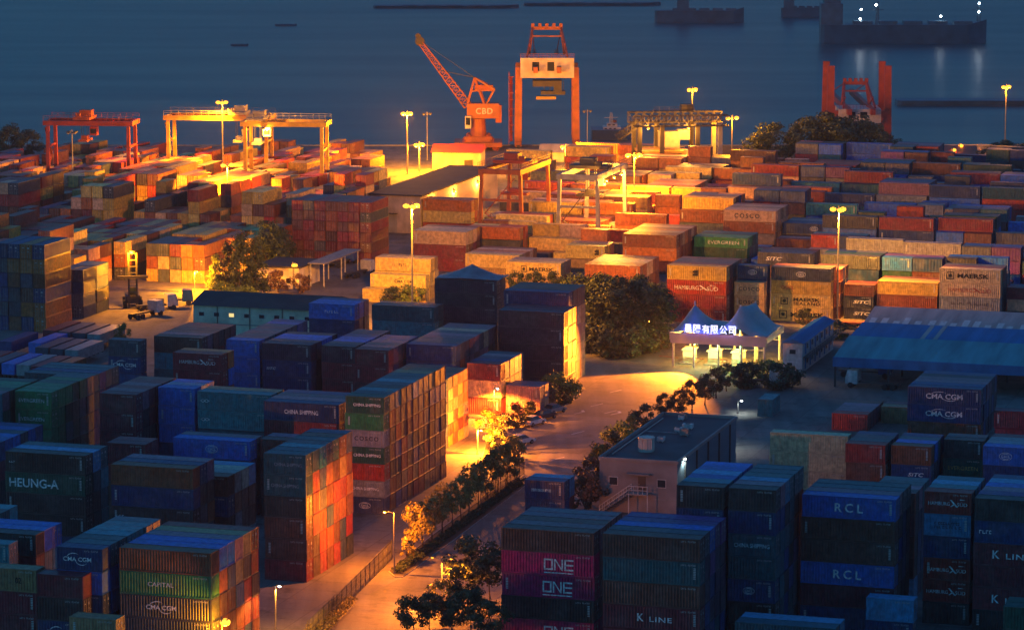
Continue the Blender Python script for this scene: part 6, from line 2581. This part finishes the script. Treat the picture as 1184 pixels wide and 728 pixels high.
for c_ in ('bl', 'nv', 'ma', 'gy', 'ru', 'cr', 'sl'):
    M['trailer_' + c_] = mat('trailer_' + CODE[c_][0], CODE[c_][1], .5)
n_ = 0
for row, (x0, y0, cs) in enumerate(((22, 409, 'nv bl'.split()), (-8, 432, 'ma sl bl gy ma ru'.split()), (72, 396, 'ma sl sl gy'.split()), (64, 416, 'sl sl gy'.split()))):
    for k, c_ in enumerate(cs):
        step = (34, 17, 17, 17)[row]
        trailer(x0 + k * step, y0 + k * 1.5, c_, ORDW[k] + ' ' + CODE[c_][0] + ' semi-trailer of the ' + ('upper blue pair below the navy and orange tower', 'lowest slanted row beside the green run', 'upper slanted row before the dark slate stack', 'middle slanted row before the dark slate stack')[row])


# rail flatcars under the line of boxes
def flatcar(px, py, L, label):
    o = thing('rail_flatcar', label, 'rail wagon', P(px, py), YAW, 'rail flatcars behind the canopy')
    MB().box(0, L, -1.2, 1.2, 1.0, 1.35).build('deck', M['crane_orange'], o)
    MB().box(1.5, L - 1.5, -.3, .3, .6, 1.0).build('sill', M['mast_dark'], o)
    for x in (1.6, L - 1.6):
        bg_ = MB()
        bg_.box(x - 1.3, x + 1.3, -1.05, -.95, .35, .75).box(x - 1.3, x + 1.3, .95, 1.05, .35, .75)
        b = bg_.build('bogie', M['mast_dark'], o)
        for dx in (-.85, .85):
            MB().tube((x + dx, -.85, .45), (x + dx, .85, .45), .45, n=14).build('wheelset', M['mast'], b)


flatcar(932, 379, 7.2, 'brown rail flatcar left of the tall flatcar mast')
flatcar(974, 379, 6.6, 'brown rail flatcar showing its wheels by the blue-roofed shed')
tr = MB()
for o_ in (-.72, .72):
    a = P(900, 379)
    for k in range(1):
        tr.bar(a - U * 40 + D * o_ + Vector((0, 0, .05)), a + U * 60 + D * o_ + Vector((0, 0, .05)), .07, .1)
tag(tr.build('rail_track', M['mast']), 'pair of steel rails behind the canopy', 'rails', kind='structure')

# ------------------------------------------------------------------ ships on the river
M['hull'] = mat('ship_hull', (0.05, 0.12, 0.17), .5, scale=.2)
M['hull_house'] = mat('ship_house', (0.07, 0.15, 0.2), .5, scale=.3)
M['ship_white'] = mat('ship_white', (0.55, 0.52, 0.48), .5, scale=.3)
M['shiplamp'] = emit('ship_lamp', (0.85, 0.95, 1.0), 2.5)
WZ = -4.0


def hull(x0, x1, wd, dk, bow=.12):
    L = x1 - x0
    xs = [x0, x0 + L * .02, x0 + L * .5, x1 - L * bow, x1]
    ws = [wd * .8, wd, wd, wd, wd * .12]
    m = MB()
    vs, fs = [], []
    for x, w in zip(xs, ws):
        for y, z in ((-w / 2 * .85, -.4), (-w / 2, dk), (w / 2, dk), (w / 2 * .85, -.4)):
            vs.append((x, y, z + (dk * .25 if x == x1 and z > 0 else 0)))
    for k in range(len(xs) - 1):
        for j in range(4):
            fs.append((4 * k + j, 4 * k + (j + 1) % 4, 4 * k + 4 + (j + 1) % 4, 4 * k + 4 + j))
    fs += [(0, 1, 2, 3), tuple(range(4 * len(xs) - 4, 4 * len(xs)))[::-1]]
    return m.add(vs, fs)


def ship(px0, px1, yw, ydeck, label, house=(0, .12), masts=(), lamps=(), cat='ship', group='vessels on the river', gear=True, name='cargo_ship'):
    a, b = P(px0, yw, WZ), P(px1, yw, WZ)
    o = thing(name, label, cat, a, 0, group)
    L = (b - a).length
    dk = z_at(a, ydeck) - WZ
    hull(0, L, max(3, L * .16), dk).build('hull', M['hull'], o)
    Zp = lambda y: z_at(a, y) - WZ
    X = lambda px: (px - px0) / (px1 - px0) * L
    if house:
        h = MB()
        w = L * .13
        x0, x1 = L * house[0], L * house[1]
        hh = dk * 1.1
        h.box(x0, x1, -w / 2, w / 2, dk, dk + hh)
        h.box(x0 + (x1 - x0) * .15, x1 - (x1 - x0) * .1, -w * .4, w * .4, dk + hh, dk + hh * 1.7)
        h.build('deckhouse', M['hull_house'], o)
    if gear:
        g_ = MB()
        for k in range(5):
            x = L * (.2 + .15 * k)
            g_.box(x, x + L * .11, -L * .05, L * .05, dk, dk + dk * .18)
        g_.build('hatch', M['hull_house'], o)
    for px, yt in masts:
        m = MB()
        x = X(px)
        lattice(m, (x, 0, dk), (x, 0, Zp(yt)), 1.3, 8, .22, .6)
        m.bar((x - 2.5, 0, Zp(yt) * .8), (x + 2.5, 0, Zp(yt) * .8), .25)
        m.build('mast', M['hull_house'], o)
    for px, y in lamps:
        MB().sphere((X(px), -.5, Zp(y)), .36, 8, 6).build('lamp', M['shiplamp'], o)
        point((X(px), -2.0, Zp(y)), 0.003 * KW, (.85, .95, 1.0), .3, o)
    return o


ship(948, 1140, 50, 28, 'long dark cargo ship with white lamps moored across the river', (0.0, .13),
     ((963, 6), (1014, 2), (1131, 2)), ((949, 28), (963, 31), (967, 13), (995, 11), (994, 22), (1012, 6), (1087, 19), (1131, 4), (1131, 14)), name='cargo_ship')
ship(757, 860, 26, 12, 'low dark barge with a lit mast on the river', (.25, .38), ((790, 1),), ((790, 5),), name='river_barge', cat='barge')
ship(903, 962, 20, 9, 'short dark barge partly behind the long cargo ship', (0.05, .25), (), (), name='river_barge', cat='barge')
ship(318, 343, 30, 28, 'tiny dark boat alone on the upper river', None, (), (), name='river_boat', cat='boat', gear=False)
ship(267, 287, 53, 51, 'tiny dark boat above the twin yellow gantries', None, (), (), name='river_boat', cat='boat', gear=False)
ship(432, 600, 9, 6, 'low string of barges near the upper edge of the river', None, (), (), name='river_barge', cat='barge')
ship(606, 764, 6, 3, 'second low string of barges near the upper edge of the river', None, (), (), name='river_barge', cat='barge')
ship(1036, 1260, 121, 115, 'long low pontoon floating beyond the lone quay mast', None, (), (), name='floating_pontoon', cat='pontoon', gear=False)


def white_ship():
    a = P(692, 160, WZ)
    b = P(721, 160, WZ)
    o = thing('white_ship', 'white ship superstructure rising behind the quay beside the ship-to-shore crane', 'ship', a, 0, 'vessels on the river')
    L = (b - a).length
    Zp = lambda y: z_at(a, y) - WZ
    hull(-L * .3, L * 1.3, 12, Zp(163) if Zp(163) > 1 else 3).build('hull', M['hull'], o)
    lv = [(168, 158, 0, 1), (158, 151, .08, .94), (151, 146, .18, .88), (146, 142, .32, .74)]
    for k, (y0, y1, u0, u1) in enumerate(lv):
        z0, z1 = max(1, Zp(y0)), Zp(y1)
        d = MB().box(L * u0, L * u1, -5 + k, 5 - k, z0, z1 - .02).build('deck', M['ship_white'], o)
        w = MB()
        n = int(L * (u1 - u0) / 1.3)
        for j in range(n):
            x = L * u0 + .4 + j * 1.3
            w.box(x, x + .7, -5 + k - .05, -5 + k - .004, z0 + (z1 - z0) * .45, z0 + (z1 - z0) * .8)
        w.build('window_band', M['glass'], d)
    m = MB()
    x = L * .5
    lattice(m, (x, 0, Zp(142)), (x, 0, Zp(130)), 1.0, 5, .15, .5)
    m.bar((x - 2, 0, Zp(136)), (x + 2, 0, Zp(136)), .2)
    m.build('mast', M['ship_white'], o)
    MB().tube((L * .62, 1, Zp(146)), (L * .62, 1, Zp(139)), .9, .8, 10).build('funnel', M['crane_orange'], o)


white_ship()
# ------------------------------------------------------------------ damp evening air
hz = bpy.data.materials.new('evening_haze')
hz.use_nodes = True
nt = hz.node_tree
nt.nodes.remove(nt.nodes['Principled BSDF'])
pv = nt.nodes.new('ShaderNodeVolumePrincipled')
pv.inputs['Color'].default_value = (0.85, 0.88, 0.92, 1)
pv.inputs['Density'].default_value = HAZE
pv.inputs['Anisotropy'].default_value = 0.35
nt.links.new(pv.outputs['Volume'], nt.nodes['Material Output'].inputs['Volume'])
if HAZE > 0:
    b = MB().box(-1400, 1400, -40, 3300, -8, 135).build('haze', hz)
    tag(b, 'thin damp evening haze lying over port and river', 'haze', kind='stuff')
